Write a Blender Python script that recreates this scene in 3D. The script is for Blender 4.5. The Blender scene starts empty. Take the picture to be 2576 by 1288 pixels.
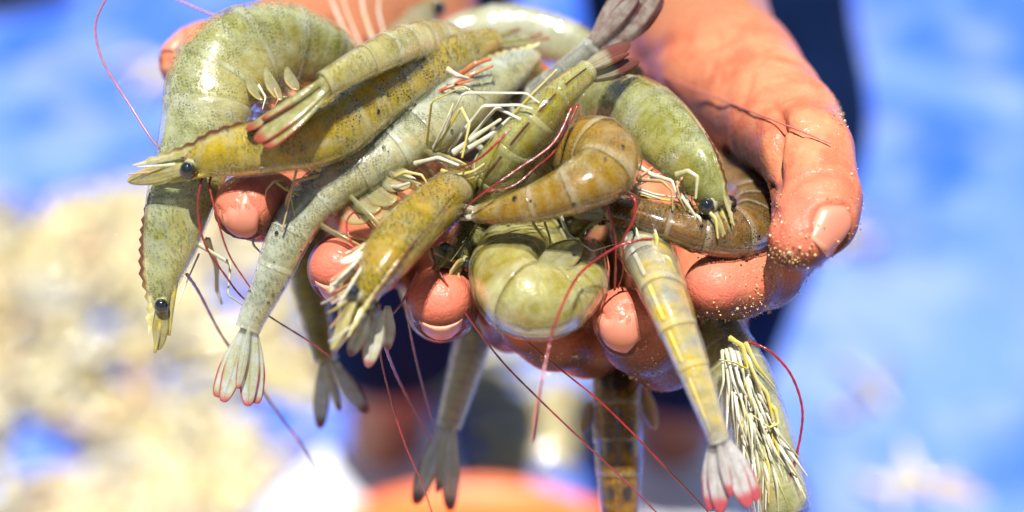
import bpy, math, random
import numpy as np
from mathutils import Vector
from mathutils.bvhtree import BVHTree

random.seed(7)
rng = np.random.default_rng(7)
scn = bpy.context.scene
col = scn.collection
R = math.radians

# ------------------------------------------------------------------ camera, sky, sun, exposure
PITCH = R(40.0)
CAM = np.array([0.0, 0.0, 1.30])
FOC = 0.42          # metres to the focused plane
WID = 0.26          # metres across the picture at that plane
PX = 2576.0         # measuring grid used for the placements (2576 x 1288)
cam = bpy.data.cameras.new('camera')
cam.sensor_width = 36.0
cam.lens = 36.0 * FOC / WID
cam.clip_start = 0.02
cam.clip_end = 3000.0
cam.dof.use_dof = True
cam.dof.focus_distance = FOC - 0.006
cam.dof.aperture_fstop = 4.6
cam_o = bpy.data.objects.new('camera', cam)
cam_o.location = CAM
cam_o.rotation_euler = (math.pi / 2 - PITCH, 0, 0)
col.objects.link(cam_o)
scn.camera = cam_o

CX = np.array([1.0, 0.0, 0.0])
CY = np.array([0.0, math.sin(PITCH), math.cos(PITCH)])
CZ = np.array([0.0, -math.cos(PITCH), math.sin(PITCH)])     # towards the camera

SUNC = np.array([-0.03, 0.69, 0.71])                        # towards the sun, in camera axes
sd = SUNC[0] * CX + SUNC[1] * CY + SUNC[2] * CZ
sd /= np.linalg.norm(sd)
sun = bpy.data.lights.new('sun', 'SUN')
sun.energy = 5.0
sun.angle = R(0.6)
sun.color = (1.0, 0.97, 0.925)
sun_o = bpy.data.objects.new('sun', sun)
sun_o.rotation_euler = Vector(sd).to_track_quat('Z', 'Y').to_euler()
sun_o.location = (0, 0, 4)
col.objects.link(sun_o)

world = bpy.data.worlds.new('World')
scn.world = world
world.use_nodes = True
wn = world.node_tree
sky = wn.nodes.new('ShaderNodeTexSky')
sky.sky_type = 'NISHITA'
sky.sun_disc = False
sky.sun_elevation = math.asin(sd[2])
sky.sun_rotation = math.atan2(sd[0], sd[1])
wn.nodes['Background'].inputs['Strength'].default_value = 0.05
wn.links.new(sky.outputs[0], wn.nodes['Background'].inputs['Color'])

vs = scn.view_settings
vs.view_transform = 'Standard'
vs.look = 'None'
vs.gamma = 1.0
vs.exposure = 0.92
vs.use_curve_mapping = False
scn.cycles.use_denoising = True
scn.cycles.max_bounces = 6
scn.cycles.diffuse_bounces = 3
scn.cycles.transparent_max_bounces = 9
scn.cycles.caustics_reflective = False
scn.cycles.caustics_refractive = False
scn.cycles.sample_clamp_indirect = 6.0

# ------------------------------------------------------------------ placement helpers
def C(x, y, d=0.0):
    """picture position and depth (mm nearer than the focused plane) -> camera-axes mm"""
    z = FOC * 1000.0 - d
    k = WID / PX * z / FOC
    return np.array([(x - PX / 2) * k, -(y - PX / 4) * k, d])

def c2w(p):
    p = np.asarray(p, float)
    q = p.reshape(-1, 3) * 0.001
    w = CAM + q[:, :1] * CX + q[:, 1:2] * CY + (q[:, 2:3] - FOC) * CZ
    return w.reshape(p.shape)

def cdir(v):
    v = np.asarray(v, float)
    w = v[..., :1] * CX + v[..., 1:2] * CY + v[..., 2:3] * CZ
    return w / np.linalg.norm(w, axis=-1, keepdims=True)

def P(x, y, d=0.0):
    return c2w(C(x, y, d))

def G(x, y, z=0.0):
    """where the sight line through a picture position meets the level z"""
    r = (x - PX / 2) * WID / PX / FOC * CX - (y - PX / 4) * WID / PX / FOC * CY - CZ
    t = (z - CAM[2]) / r[2]
    return CAM + t * r

def unit(v):
    v = np.asarray(v, float)
    return v / (np.linalg.norm(v, axis=-1, keepdims=True) + 1e-12)

def catmull(pts, n):
    p = np.asarray(pts, float)
    p = np.vstack([2 * p[0] - p[1], p, 2 * p[-1] - p[-2]])
    m = len(p) - 3
    u = np.linspace(0, m - 1e-9, n)
    i = u.astype(int)
    t = (u - i)[:, None]
    a, b, c, d = p[i], p[i + 1], p[i + 2], p[i + 3]
    return 0.5 * (2 * b + (c - a) * t + (2 * a - 5 * b + 4 * c - d) * t * t + (3 * b - a - 3 * c + d) * t ** 3)

# ------------------------------------------------------------------ mesh helpers
def empty(name, loc, label=None, cat=None, group=None):
    o = bpy.data.objects.new(name, None)
    o.empty_display_size = 0.01
    o.location = loc
    col.objects.link(o)
    tag(o, label, cat, group)
    return o

def tag(o, label=None, cat=None, group=None, kind=None):
    if label: o['label'] = label
    if cat: o['category'] = cat
    if group: o['group'] = group
    if kind: o['kind'] = kind
    return o

def mesh(name, V, F, mat, parent=None, uv=None, uv2=None, attr=None, smooth=True, loc=None):
    """one mesh object; V are world positions, stored relative to the parent's (or loc's) position"""
    V = np.asarray(V, float)
    if parent is not None:
        off = np.array(parent.matrix_basis.translation) if parent.parent is None else np.array(parent.parent.matrix_basis.translation)
    else:
        off = np.zeros(3) if loc is None else np.asarray(loc, float)
    me = bpy.data.meshes.new(name)
    me.from_pydata((V - off).tolist(), [], [list(map(int, f)) for f in F])
    if smooth:
        me.polygons.foreach_set('use_smooth', [True] * len(me.polygons))
    li = np.zeros(len(me.loops), int)
    me.loops.foreach_get('vertex_index', li)
    for nm, data in (('UVMap', uv), ('UVB', uv2)):
        if data is not None:
            l = me.uv_layers.new(name=nm)
            l.data.foreach_set('uv', np.asarray(data, np.float32)[li].ravel())
    if attr:
        for nm, data in attr.items():
            data = np.asarray(data, np.float32)
            if data.ndim == 1:
                a = me.attributes.new(nm, 'FLOAT', 'POINT')
                a.data.foreach_set('value', data)
            else:
                a = me.attributes.new(nm, 'FLOAT_COLOR', 'POINT')
                a.data.foreach_set('color', np.hstack([data[:, :3], np.ones((len(data), 1), np.float32)]).ravel())
    if mat: me.materials.append(mat)
    o = bpy.data.objects.new(name, me)
    if parent is not None: o.parent = parent
    else: o.location = off
    col.objects.link(o)
    return o

def grid_faces(nr, nc, wrap=True, base=0, flip=False):
    F = []
    for i in range(nr - 1):
        for j in range(nc if wrap else nc - 1):
            a, b = base + i * nc + j, base + i * nc + (j + 1) % nc
            c, d = b + nc, a + nc
            F.append((a, d, c, b) if flip else (a, b, c, d))
    return F

def frames(p):
    """parallel-transport frames along a polyline"""
    t = unit(np.gradient(p, axis=0))
    n = np.zeros_like(p)
    r = np.array([0.31, 0.24, 0.92])
    n[0] = unit(np.cross(t[0], np.cross(r, t[0])))
    for i in range(1, len(p)):
        v = n[i - 1] - t[i] * np.dot(n[i - 1], t[i])
        n[i] = unit(v)
    return t, n, np.cross(t, n)

def tube_geo(p, r, ns=7, cap=True, flat=1.0):
    p = np.asarray(p, float)
    r = np.broadcast_to(np.asarray(r, float), (len(p),))
    t, n, b = frames(p)
    th = np.linspace(0, 2 * math.pi, ns, endpoint=False)
    V = (p[:, None] + r[:, None, None] * (np.cos(th)[None, :, None] * n[:, None] + flat * np.sin(th)[None, :, None] * b[:, None])).reshape(-1, 3)
    F = grid_faces(len(p), ns)
    if cap:
        k = len(V)
        V = np.vstack([V, p[0] - t[0] * r[0] * 0.6, p[-1] + t[-1] * r[-1] * 0.6])
        for j in range(ns):
            F.append((j, k, (j + 1) % ns))
            a = (len(p) - 1) * ns
            F.append((a + j, a + (j + 1) % ns, k + 1))
    u = np.repeat(np.linspace(0, 1, len(p)), ns)
    v = np.tile(th / (2 * math.pi), len(p))
    uv = np.stack([u, v], 1)
    if cap: uv = np.vstack([uv, [0, 0], [1, 0]])
    return V, F, uv

def leaf_geo(base, d, nrm, length, width, thick=0.0004, curl=0.0, side=0.0, n=12, m=7, power=1.0, point=0.12):
    """a leaf-shaped plate with thickness; uv = (along, across)"""
    d = unit(d); nrm = unit(np.asarray(nrm) - d * np.dot(nrm, d)); l = np.cross(d, nrm)
    n = n + 2
    u = np.concatenate([np.linspace(0, 0.72, n - 6), 0.72 + 0.28 * np.sin(np.linspace(0.2, 1, 6) * math.pi / 2)]); v = np.linspace(-1, 1, m)
    q_ = np.clip((u - 0.60) / 0.40, 0, 1)
    prof = (0.34 + 0.66 * np.sin(np.clip(u / 0.62, 0, 1) * math.pi / 2)) * np.sqrt(np.maximum(1 - q_ ** (2.2 if point > 0.05 else 1.2), 0.0)) ** power
    prof = np.maximum(prof, 0.03)
    V, UV = [], []
    for sgn in (1, -1):
        for i in range(n):
            for j in range(m):
                bow = (1 - v[j] ** 2)
                q = (np.asarray(base) + d * length * u[i]
                     + l * (width * 0.5 * prof[i] * v[j] + side * length * u[i] ** 2)
                     + nrm * (curl * length * u[i] ** 2 + sgn * thick * (0.25 + 0.75 * bow) * (1 - 0.5 * u[i]) + 0.05 * width * bow))
                V.append(q); UV.append((u[i], v[j] * 0.5 + 0.5))
    F = grid_faces(n, m, False) + grid_faces(n, m, False, n * m, True)
    k = n * m
    for i in range(n - 1):
        F.append((i * m, (i + 1) * m, k + (i + 1) * m, k + i * m))
        F.append((i * m + m - 1, k + i * m + m - 1, k + (i + 1) * m + m - 1, (i + 1) * m + m - 1))
    for j in range(m - 1):
        F.append((j, k + j, k + j + 1, j + 1))
        a = (n - 1) * m
        F.append((a + j, a + j + 1, k + a + j + 1, k + a + j))
    return np.array(V), F, np.array(UV)

def ball_geo(c, r, ax=(1, 1, 1), n=10, m=14, rot=None):
    th = np.linspace(0.02, math.pi - 0.02, n); ph = np.linspace(0, 2 * math.pi, m, endpoint=False)
    V = np.array([[math.sin(a) * math.cos(b) * ax[0], math.sin(a) * math.sin(b) * ax[1], math.cos(a) * ax[2]] for a in th for b in ph]) * r
    if rot is not None: V = V @ np.asarray(rot)
    V = V + np.asarray(c)
    F = grid_faces(n, m, True, 0, True)
    F.append(tuple(range(m))); F.append(tuple(reversed(range((n - 1) * m, n * m))))
    return V, F

def join_geo(parts):
    V, F, U = [], [], []
    k = 0
    for g in parts:
        V.append(g[0]); F += [tuple(i + k for i in f) for f in g[1]]
        if len(g) > 2: U.append(g[2])
        k += len(g[0])
    return np.vstack(V), F, (np.vstack(U) if U else None)

# ------------------------------------------------------------------ signed-distance bodies
class SDF:
    def __init__(s, lo, hi, h):
        s.lo = np.asarray(lo, float); s.h = h
        s.n = np.ceil((np.asarray(hi, float) - s.lo) / h).astype(int) + 1
        s.F = np.full(tuple(s.n), 50.0 * h + 60, np.float32)
    def box(s, lo, hi):
        a = np.clip(np.floor((lo - s.lo) / s.h).astype(int), 0, s.n)
        b = np.clip(np.ceil((hi - s.lo) / s.h).astype(int) + 1, 0, s.n)
        return tuple(slice(i, j) for i, j in zip(a, b))
    def xyz(s, sl):
        return [(s.lo[i] + s.h * np.arange(sl[i].start, sl[i].stop, dtype=np.float32)).reshape([-1 if k == i else 1 for k in range(3)]) for i in range(3)]
    def cone(s, a, b, r1, r2, k, flat=None):
        """rounded cone, blended in with radius k; flat=(dir, factor) thins it along a direction"""
        a = np.asarray(a, float); b = np.asarray(b, float)
        m = max(r1, r2) + 2.2 * k + 2 * s.h
        sl = s.box(np.minimum(a, b) - m, np.maximum(a, b) + m)
        if any(q.stop <= q.start for q in sl): return
        X, Y, Z = s.xyz(sl)
        px, py, pz = X - a[0], Y - a[1], Z - a[2]
        d = b - a; L2 = float(d @ d) + 1e-9
        t = np.clip((px * d[0] + py * d[1] + pz * d[2]) / L2, 0, 1)
        px = px - t * d[0]; py = py - t * d[1]; pz = pz - t * d[2]
        if flat is not None:
            f = unit(flat[0]); e = px * f[0] + py * f[1] + pz * f[2]
            g = 1 / flat[1] - 1
            px = px + e * f[0] * g; py = py + e * f[1] * g; pz = pz + e * f[2] * g
        D = np.sqrt(px * px + py * py + pz * pz) - (r1 + (r2 - r1) * t)
        A = s.F[sl]
        if k > 0:
            hh = np.clip(0.5 + 0.5 * (A - D) / k, 0, 1)
            s.F[sl] = A + (D - A) * hh - k * hh * (1 - hh)
        else:
            s.F[sl] = np.minimum(A, D)
    def chain(s, pts, radii, k, flat=None):
        for i in range(len(pts) - 1):
            s.cone(pts[i], pts[i + 1], radii[i], radii[i + 1], k, flat)
    def cut_below(s, axis, val, keep_above=True):
        q = s.lo[axis] + s.h * np.arange(s.n[axis])
        q = (val - q) if keep_above else (q - val)
        sh = [1, 1, 1]; sh[axis] = -1
        s.F = np.maximum(s.F, q.reshape(sh).astype(np.float32))
    def nets(s, smooth=2):
        F = s.F; S = F < 0
        n = F.shape
        cs = [S[i:n[0] - 1 + i, j:n[1] - 1 + j, k:n[2] - 1 + k] for i in (0, 1) for j in (0, 1) for k in (0, 1)]
        cnt = sum(c.astype(np.int8) for c in cs)
        act = np.argwhere((cnt > 0) & (cnt < 8))
        idx = np.full([q - 1 for q in n], -1, np.int64)
        idx[tuple(act.T)] = np.arange(len(act))
        corner = np.array([(i, j, k) for i in (0, 1) for j in (0, 1) for k in (0, 1)])
        val = np.stack([F[tuple((act + c).T)] for c in corner], 1)
        acc = np.zeros((len(act), 3)); w = np.zeros(len(act))
        for a in range(8):
            for b in range(a + 1, 8):
                if np.abs(corner[a] - corner[b]).sum() != 1: continue
                va, vb = val[:, a], val[:, b]
                m = (va < 0) != (vb < 0)
                t = np.where(m, va / np.where(m, va - vb, 1), 0)
                acc += np.where(m[:, None], corner[a] + t[:, None] * (corner[b] - corner[a]), 0); w += m
        V = s.lo + s.h * (act + acc / w[:, None])
        Q = []
        for ax in range(3):
            o = [(1, 2), (2, 0), (0, 1)][ax]
            sl0 = [slice(None)] * 3; sl1 = [slice(None)] * 3
            sl0[ax] = slice(0, n[ax] - 1); sl1[ax] = slice(1, n[ax])
            for q in o:
                sl0[q] = slice(1, n[q] - 1); sl1[q] = slice(1, n[q] - 1)
            a, b = S[tuple(sl0)], S[tuple(sl1)]
            for sign in (0, 1):
                e = np.argwhere((a & ~b) if sign == 0 else (~a & b))
                if not len(e): continue
                e = e.copy()
                for q in o: e[:, q] += 1
                u = np.zeros(3, int); u[o[0]] = 1
                v = np.zeros(3, int); v[o[1]] = 1
                g = [idx[tuple((e + dd).T)] for dd in (-u - v, -v, 0 * u, -u)]
                Q.append(np.stack(g if sign == 0 else g[::-1], 1))
        Q = np.vstack(Q)
        Q = Q[(Q >= 0).all(1)]
        for _ in range(smooth):
            V = laplace(V, Q, 0.5)
        return V, Q

def laplace(V, Q, f):
    A = np.zeros_like(V); c = np.zeros(len(V))
    for i in range(4):
        for j in (Q[:, (i + 1) % 4], Q[:, (i - 1) % 4]):
            np.add.at(A, Q[:, i], V[j]); np.add.at(c, Q[:, i], 1)
    c = np.maximum(c, 1)
    return V + f * (A / c[:, None] - V)

def vnormals(V, Q):
    a = np.cross(V[Q[:, 2]] - V[Q[:, 0]], V[Q[:, 3]] - V[Q[:, 1]])
    N = np.zeros_like(V)
    for i in range(4): np.add.at(N, Q[:, i], a)
    return unit(N)

# ------------------------------------------------------------------ materials
class NT:
    def __init__(s, name):
        s.m = bpy.data.materials.new(name); s.m.use_nodes = True
        s.t = s.m.node_tree; s.b = s.t.nodes['Principled BSDF']; s.out = s.t.nodes['Material Output']
    def n(s, kind, **kw):
        o = s.t.nodes.new('ShaderNode' + kind)
        for k, v in kw.items(): setattr(o, k, v)
        return o
    def l(s, a, b): s.t.links.new(a, b)
    def put(s, sock, v):
        if hasattr(v, 'links') or hasattr(v, 'is_output'): s.l(v, sock)
        elif isinstance(v, (tuple, list)) and len(v) == 3 and sock.type == 'RGBA': sock.default_value = (*v, 1)
        else: sock.default_value = v
    def mix(s, f, a, b, mode='MIX'):
        o = s.n('Mix', data_type='RGBA', blend_type=mode, clamp_factor=True)
        s.put(o.inputs[0], f); s.put(o.inputs[6], a); s.put(o.inputs[7], b)
        return o.outputs[2]
    def math(s, op, a, b=0.0, clamp=False):
        o = s.n('Math', operation=op, use_clamp=clamp); s.put(o.inputs[0], a); s.put(o.inputs[1], b)
        return o.outputs[0]
    def ramp(s, f, lo, hi, a=0.0, b=1.0):
        o = s.n('MapRange', interpolation_type='SMOOTHSTEP'); s.put(o.inputs[0], f)
        for i, v in enumerate((lo, hi, a, b)): s.put(o.inputs[i + 1], v)
        return o.outputs[0]
    def noise(s, vec, scale, detail=2.0, rough=0.5, dist=0.0, w=None):
        o = s.n('TexNoise'); s.l(vec, o.inputs['Vector'])
        o.inputs['Scale'].default_value = scale; o.inputs['Detail'].default_value = detail
        o.inputs['Roughness'].default_value = rough; o.inputs['Distortion'].default_value = dist
        return o.outputs[0]
    def voro(s, vec, scale, rand=1.0, feature='F1'):
        o = s.n('TexVoronoi', feature=feature); s.l(vec, o.inputs['Vector'])
        o.inputs['Scale'].default_value = scale; o.inputs['Randomness'].default_value = rand
        return o
    def obj(s, off=(0, 0, 0)):
        tc = s.n('TexCoord'); mp = s.n('Mapping'); s.l(tc.outputs['Object'], mp.inputs['Vector'])
        mp.inputs['Location'].default_value = off
        return mp.outputs[0]
    def uv(s, name):
        o = s.n('UVMap', uv_map=name); x = s.n('SeparateXYZ'); s.l(o.outputs[0], x.inputs[0])
        return x.outputs[0], x.outputs[1], o.outputs[0]
    def attr(s, name, out=2):
        o = s.n('Attribute', attribute_name=name); return o.outputs[out]
    def bump(s, h, strength, dist):
        o = s.n('Bump'); s.l(h, o.inputs['Height']); o.inputs['Strength'].default_value = strength
        o.inputs['Distance'].default_value = dist; s.l(o.outputs[0], s.b.inputs['Normal']); s.l(o.outputs[0], s.b.inputs['Coat Normal']); return o
    def set(s, **kw):
        for k, v in kw.items(): s.put(s.b.inputs[k.replace('_', ' ')], v)
        return s

FLESH = {}
def shell_mat(name, A, B, Cc, dots=1.0, dotcol=(0.02, 0.025, 0.012), clear=0.5, line=0.7, brown=0.0, yellow=0.5, rim=0.7, seed=0.0, rough=0.13, glass=0.55, spots=()):
    """wet prawn shell: two body tints, clear grey patches, fine dark pigment dots, pale segment rims, dark line down the back"""
    A, B = (tuple(np.clip(np.mean(q) + (np.array(q) - np.mean(q)) * 1.45, 0.01, 1) * g_) for q, g_ in ((A, 0.74), (B, 1.18))); Cc = tuple(np.array(Cc) * (0.82, 0.82, 0.70))
    k = NT(name)
    v = k.obj((seed, seed * 0.7, -seed))
    t, th, _ = k.uv('UVB')                       # along the segment, round the section (0.5 = back)
    big = k.noise(v, 95, 3, 0.55, 0.6)
    mid = k.noise(v, 120, 3, 0.5, 1.6)
    base = k.mix(k.ramp(big, 0.38, 0.62), A, B)
    away = k.math('MULTIPLY', k.math('ABSOLUTE', k.math('SUBTRACT', th, 0.5)), 2.0)       # 0 back .. 1 belly
    base = k.mix(k.math('MULTIPLY', k.ramp(away, 0.30, 0.72), yellow), base, (0.54, 0.44, 0.09))
    cl = k.math('MULTIPLY', k.ramp(mid, 0.46, 0.70), clear)
    base = k.mix(cl, base, Cc)
    if brown:
        br = k.math('MULTIPLY', k.ramp(k.noise(v, 140, 3, 0.6, 0.3), 0.46, 0.68), brown)
        base = k.mix(br, base, (0.20, 0.075, 0.018))
    # cross bands of muscle under the shell
    band = k.n('TexWave', wave_type='BANDS', bands_direction='X'); uvb = k.uv('UVB')[2]
    k.l(uvb, band.inputs['Vector']); band.inputs['Scale'].default_value = 0.9; band.inputs['Distortion'].default_value = 2.0
    base = k.mix(k.math('MULTIPLY', k.ramp(band.outputs[1], 0.5, 1.0), 0.18), base, Cc)
    # pale rim at the rear of every segment
    rm = k.ramp(t, 0.86, 0.93)
    base = k.mix(k.math('MULTIPLY', rm, rim * 0.5), base, (0.50, 0.48, 0.36))
    # line of dark pigment along the back
    ln = k.math('MULTIPLY', k.ramp(k.math('ABSOLUTE', k.math('SUBTRACT', th, 0.5)), 0.011, 0.004), k.ramp(t, 0.88, 0.80))
    ln = k.math('MULTIPLY', ln, k.ramp(t, 0.12, 0.25))
    base = k.mix(k.math('MULTIPLY', ln, line), base, (0.06, 0.018, 0.006))
    # dots
    dmask = k.ramp(k.noise(v, 150, 2, 0.5), 0.34, 0.56, 0.25, 1.0)
    dmask = k.math('MULTIPLY', dmask, k.ramp(away, 0.92, 0.6, 0.25, 1.0))
    v1 = k.voro(v, 1450); v2 = k.voro(v, 2300)
    d1 = k.ramp(v1.outputs['Distance'], 0.42, 0.30)
    d2 = k.ramp(v2.outputs['Distance'], 0.33, 0.20)
    dd = k.math('MAXIMUM', d1, k.math('MULTIPLY', d2, 0.8))
    dd = k.math('MULTIPLY', k.math('MULTIPLY', dd, dmask), dots)
    base = k.mix(dd, base, dotcol)
    sp_ = None
    u_, th_, _ = k.uv('UVMap')
    for (u0, t0, ru, rt) in spots:
        e = k.math('ADD', k.math('POWER', k.math('DIVIDE', k.math('SUBTRACT', u_, u0), ru), 2.0), k.math('POWER', k.math('DIVIDE', k.math('SUBTRACT', th_, t0), rt), 2.0))
        e = k.math('MULTIPLY', k.ramp(e, 1.4, 0.4), 0.9)
        base = k.mix(e, base, (0.012, 0.010, 0.012)); dd = k.math('MAXIMUM', dd, e)
    al = k.math('ADD', k.math('ADD', 0.22, k.math('MULTIPLY', cl, 0.22)), k.math('ADD', k.math('MULTIPLY', rm, 0.16), k.math('MAXIMUM', dd, ln)), True)
    k.set(Base_Color=base, Alpha=al, Roughness=k.ramp(k.noise(v, 420, 2), 0.3, 0.7, rough * 0.7, rough * 1.7), IOR=1.45,
          Coat_Weight=1.0, Coat_Roughness=0.06, Coat_IOR=1.6)
    h = k.math('ADD', k.noise(v, 210, 3, 0.55), k.math('MULTIPLY', k.noise(v, 1100, 2), 0.10))
    k.bump(h, 0.26, 0.0009)
    # the flesh that shows through the shell
    f = NT(name.replace('shell', 'flesh')); v = f.obj((seed, seed * 0.7, -seed))
    u, th, uvm = f.uv('UVMap')
    fl = f.mix(f.ramp(f.noise(v, 110, 3, 0.6, 0.8), 0.36, 0.64), A, B)
    away = f.math('MULTIPLY', f.math('ABSOLUTE', f.math('SUBTRACT', th, 0.5)), 2.0)
    fl = f.mix(f.math('MULTIPLY', f.ramp(away, 0.30, 0.75), yellow), fl, (0.56, 0.43, 0.07))
    fl = f.mix(f.math('MULTIPLY', f.ramp(f.noise(v, 200, 4, 0.6, 1.6), 0.50, 0.72), 0.40 * clear + 0.08), fl, Cc)
    if brown: fl = f.mix(f.math('MULTIPLY', f.ramp(f.noise(v, 170, 3, 0.6, 0.3), 0.44, 0.66), brown), fl, (0.17, 0.06, 0.014))
    mus = f.n('TexWave', wave_type='BANDS', bands_direction='X'); f.l(uvm, mus.inputs['Vector'])
    mus.inputs['Scale'].default_value = 9.0; mus.inputs['Distortion'].default_value = 1.6; mus.inputs['Detail Scale'].default_value = 3.0
    fl = f.mix(f.math('MULTIPLY', f.ramp(mus.outputs[1], 0.45, 0.95), 0.22), fl, Cc)
    fl = f.mix(f.math('MULTIPLY', f.ramp(mus.outputs[1], 0.35, 0.05), 0.35), fl, tuple(np.array(A) * 0.45))
    gut = f.ramp(f.math('ABSOLUTE', f.math('SUBTRACT', th, 0.5)), 0.035, 0.012)
    fl = f.mix(f.math('MULTIPLY', gut, 0.35 * line), fl, (0.05, 0.02, 0.008))
    fl = f.mix(1.0, fl, (1.0, 0.98, 0.86), 'MULTIPLY')
    for (u0, t0, ru, rt) in spots:
        e = f.math('ADD', f.math('POWER', f.math('DIVIDE', f.math('SUBTRACT', u, u0), ru), 2.0), f.math('POWER', f.math('DIVIDE', f.math('SUBTRACT', th, t0), rt), 2.0))
        fl = f.mix(f.math('MULTIPLY', f.ramp(e, 1.3, 0.5), 0.92), fl, (0.012, 0.010, 0.012))
    f.set(Base_Color=fl, Roughness=0.32, IOR=1.30, Transmission_Weight=glass, Specular_IOR_Level=0.3)
    f.bump(f.noise(v, 420, 3, 0.6), 0.35, 0.0012)
    FLESH[k.m.name] = f.m
    return k.m

def fan_mat(name, A, B, tip=(0.30, 0.015, 0.02), alpha=0.25, tipa=0.80):
    k = NT(name)
    u, w, _ = k.uv('UVMap'); v = k.obj()
    edge = k.math('MULTIPLY', k.math('ABSOLUTE', k.math('SUBTRACT', w, 0.5)), 2.0)
    base = k.mix(k.ramp(k.noise(v, 420, 3, 0.6), 0.35, 0.65), A, B)
    st = k.n('TexWave', wave_type='BANDS', bands_direction='Y'); k.l(k.uv('UVMap')[2], st.inputs['Vector'])
    st.inputs['Scale'].default_value = 1.6; st.inputs['Distortion'].default_value = 0.7
    base = k.mix(k.math('MULTIPLY', k.ramp(edge, 0.16, 0.04), 0.30), base, (0.16, 0.14, 0.06))
    vv = k.voro(v, 1500); dd = k.math('MULTIPLY', k.ramp(vv.outputs['Distance'], 0.28, 0.16), 0.25)
    base = k.mix(dd, base, (0.04, 0.04, 0.025))
    tp = k.math('MAXIMUM', k.ramp(u, tipa, min(tipa + 0.16, 0.99)), k.math('MULTIPLY', k.ramp(edge, 0.70, 0.92), k.ramp(u, 0.40, 0.66)))
    base = k.mix(k.math('MULTIPLY', tp, 0.85), base, tip)
    k.set(Base_Color=base, Roughness=0.16, IOR=1.4, Coat_Weight=0.5, Coat_Roughness=0.05)
    k.bump(k.math('ADD', k.math('MULTIPLY', st.outputs[1], 0.5), k.noise(v, 500, 2)), 0.2, 0.0004)
    tr = k.n('BsdfTranslucent'); k.put(tr.inputs[0], base)
    tp2 = k.n('BsdfTransparent')
    m1 = k.n('MixShader'); m1.inputs[0].default_value = 0.30; k.l(k.b.outputs[0], m1.inputs[1]); k.l(tr.outputs[0], m1.inputs[2])
    m2 = k.n('MixShader'); k.put(m2.inputs[0], k.math('MULTIPLY', k.math('SUBTRACT', 1.0, tp), alpha)); k.l(m1.outputs[0], m2.inputs[1]); k.l(tp2.outputs[0], m2.inputs[2])
    k.l(m2.outputs[0], k.out.inputs['Surface'])
    return k.m

def limb_mat(name, A, B, rough=0.25):
    k = NT(name); v = k.obj()
    base = k.mix(k.ramp(k.noise(v, 230, 2, 0.6), 0.38, 0.62), A, B)
    dd = k.math('MULTIPLY', k.ramp(k.voro(v, 1300).outputs['Distance'], 0.22, 0.12), 0.35)
    base = k.mix(dd, base, (0.08, 0.08, 0.05))
    k.set(Base_Color=base, Roughness=rough, IOR=1.4, Coat_Weight=0.5, Coat_Roughness=0.08, Transmission_Weight=0.32)
    k.bump(k.noise(v, 900, 2), 0.2, 0.0004)
    return k.m

def plain_mat(name, A, B, scale, rough=0.4, bump=0.0, bscale=None, bdist=0.001, **kw):
    k = NT(name); v = k.obj()
    base = k.mix(k.ramp(k.noise(v, scale, 3, 0.6), 0.35, 0.65), A, B)
    k.set(Base_Color=base, Roughness=rough, **kw)
    if bump: k.bump(k.noise(v, bscale or scale * 3, 3, 0.6), bump, bdist)
    return k.m

M = {}
M['eye'] = plain_mat('eye_black', (0.004, 0.005, 0.006), (0.012, 0.016, 0.018), 900, 0.06, Coat_Weight=1.0)
M['stalk'] = limb_mat('eye_stalk_olive', (0.34, 0.30, 0.08), (0.42, 0.40, 0.26))
M['antenna'] = plain_mat('antenna_red', (0.22, 0.018, 0.014), (0.14, 0.022, 0.014), 200, 0.25, Coat_Weight=0.5)
M['antenna_red'] = plain_mat('antenna_bright_red', (0.30, 0.010, 0.014), (0.16, 0.010, 0.010), 160, 0.22, Coat_Weight=0.6)
M['antenna_lilac'] = plain_mat('antenna_lilac', (0.34, 0.10, 0.12), (0.26, 0.10, 0.14), 200, 0.3, Coat_Weight=0.4)
M['antenna_pink'] = plain_mat('antenna_pink', (0.50, 0.15, 0.12), (0.44, 0.14, 0.12), 200, 0.35)
M['leg_white'] = limb_mat('leg_white', (0.80, 0.78, 0.66), (0.72, 0.69, 0.46))
M['leg_yellow'] = limb_mat('leg_yellow', (0.66, 0.54, 0.07), (0.64, 0.56, 0.24))
M['leg_pink'] = limb_mat('leg_pink', (0.62, 0.36, 0.22), (0.60, 0.42, 0.18))
M['leg_orange'] = limb_mat('leg_orange', (0.52, 0.13, 0.05), (0.60, 0.22, 0.09))
M['pleopod'] = limb_mat('swimmeret_pale', (0.58, 0.54, 0.26), (0.56, 0.56, 0.44))
M['flesh'] = limb_mat('head_flesh', (0.55, 0.44, 0.07), (0.34, 0.31, 0.14))
def crest_mat(name, dark, pale):
    k = NT(name); v = k.obj(); u, w, _ = k.uv('UVMap')
    f = k.math('MULTIPLY', k.ramp(w, 0.50, 0.85), k.ramp(u, 0.95, 0.55))
    base = k.mix(f, k.mix(k.ramp(k.noise(v, 500, 2), 0.4, 0.6), pale, (0.40, 0.36, 0.12)), dark)
    k.set(Base_Color=base, Roughness=0.2, Coat_Weight=0.5)
    return k.m
M['crest'] = crest_mat('crest_brown', (0.10, 0.035, 0.012), (0.50, 0.46, 0.24))
M['crest_pale'] = crest_mat('crest_pale', (0.30, 0.24, 0.10), (0.50, 0.47, 0.28))
M['scale'] = fan_mat('antennal_scale', (0.50, 0.47, 0.24), (0.40, 0.34, 0.10), tip=(0.46, 0.34, 0.10), alpha=0.38, tipa=0.9)

k = NT('water'); k.set(Base_Color=(1, 1, 1), Roughness=0.0, IOR=1.33, Transmission_Weight=1.0); M['water'] = k.m
M['flap'] = fan_mat('swimmeret_clear', (0.34, 0.31, 0.12), (0.42, 0.40, 0.24), tip=(0.46, 0.36, 0.10), alpha=0.5, tipa=0.9)
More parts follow.
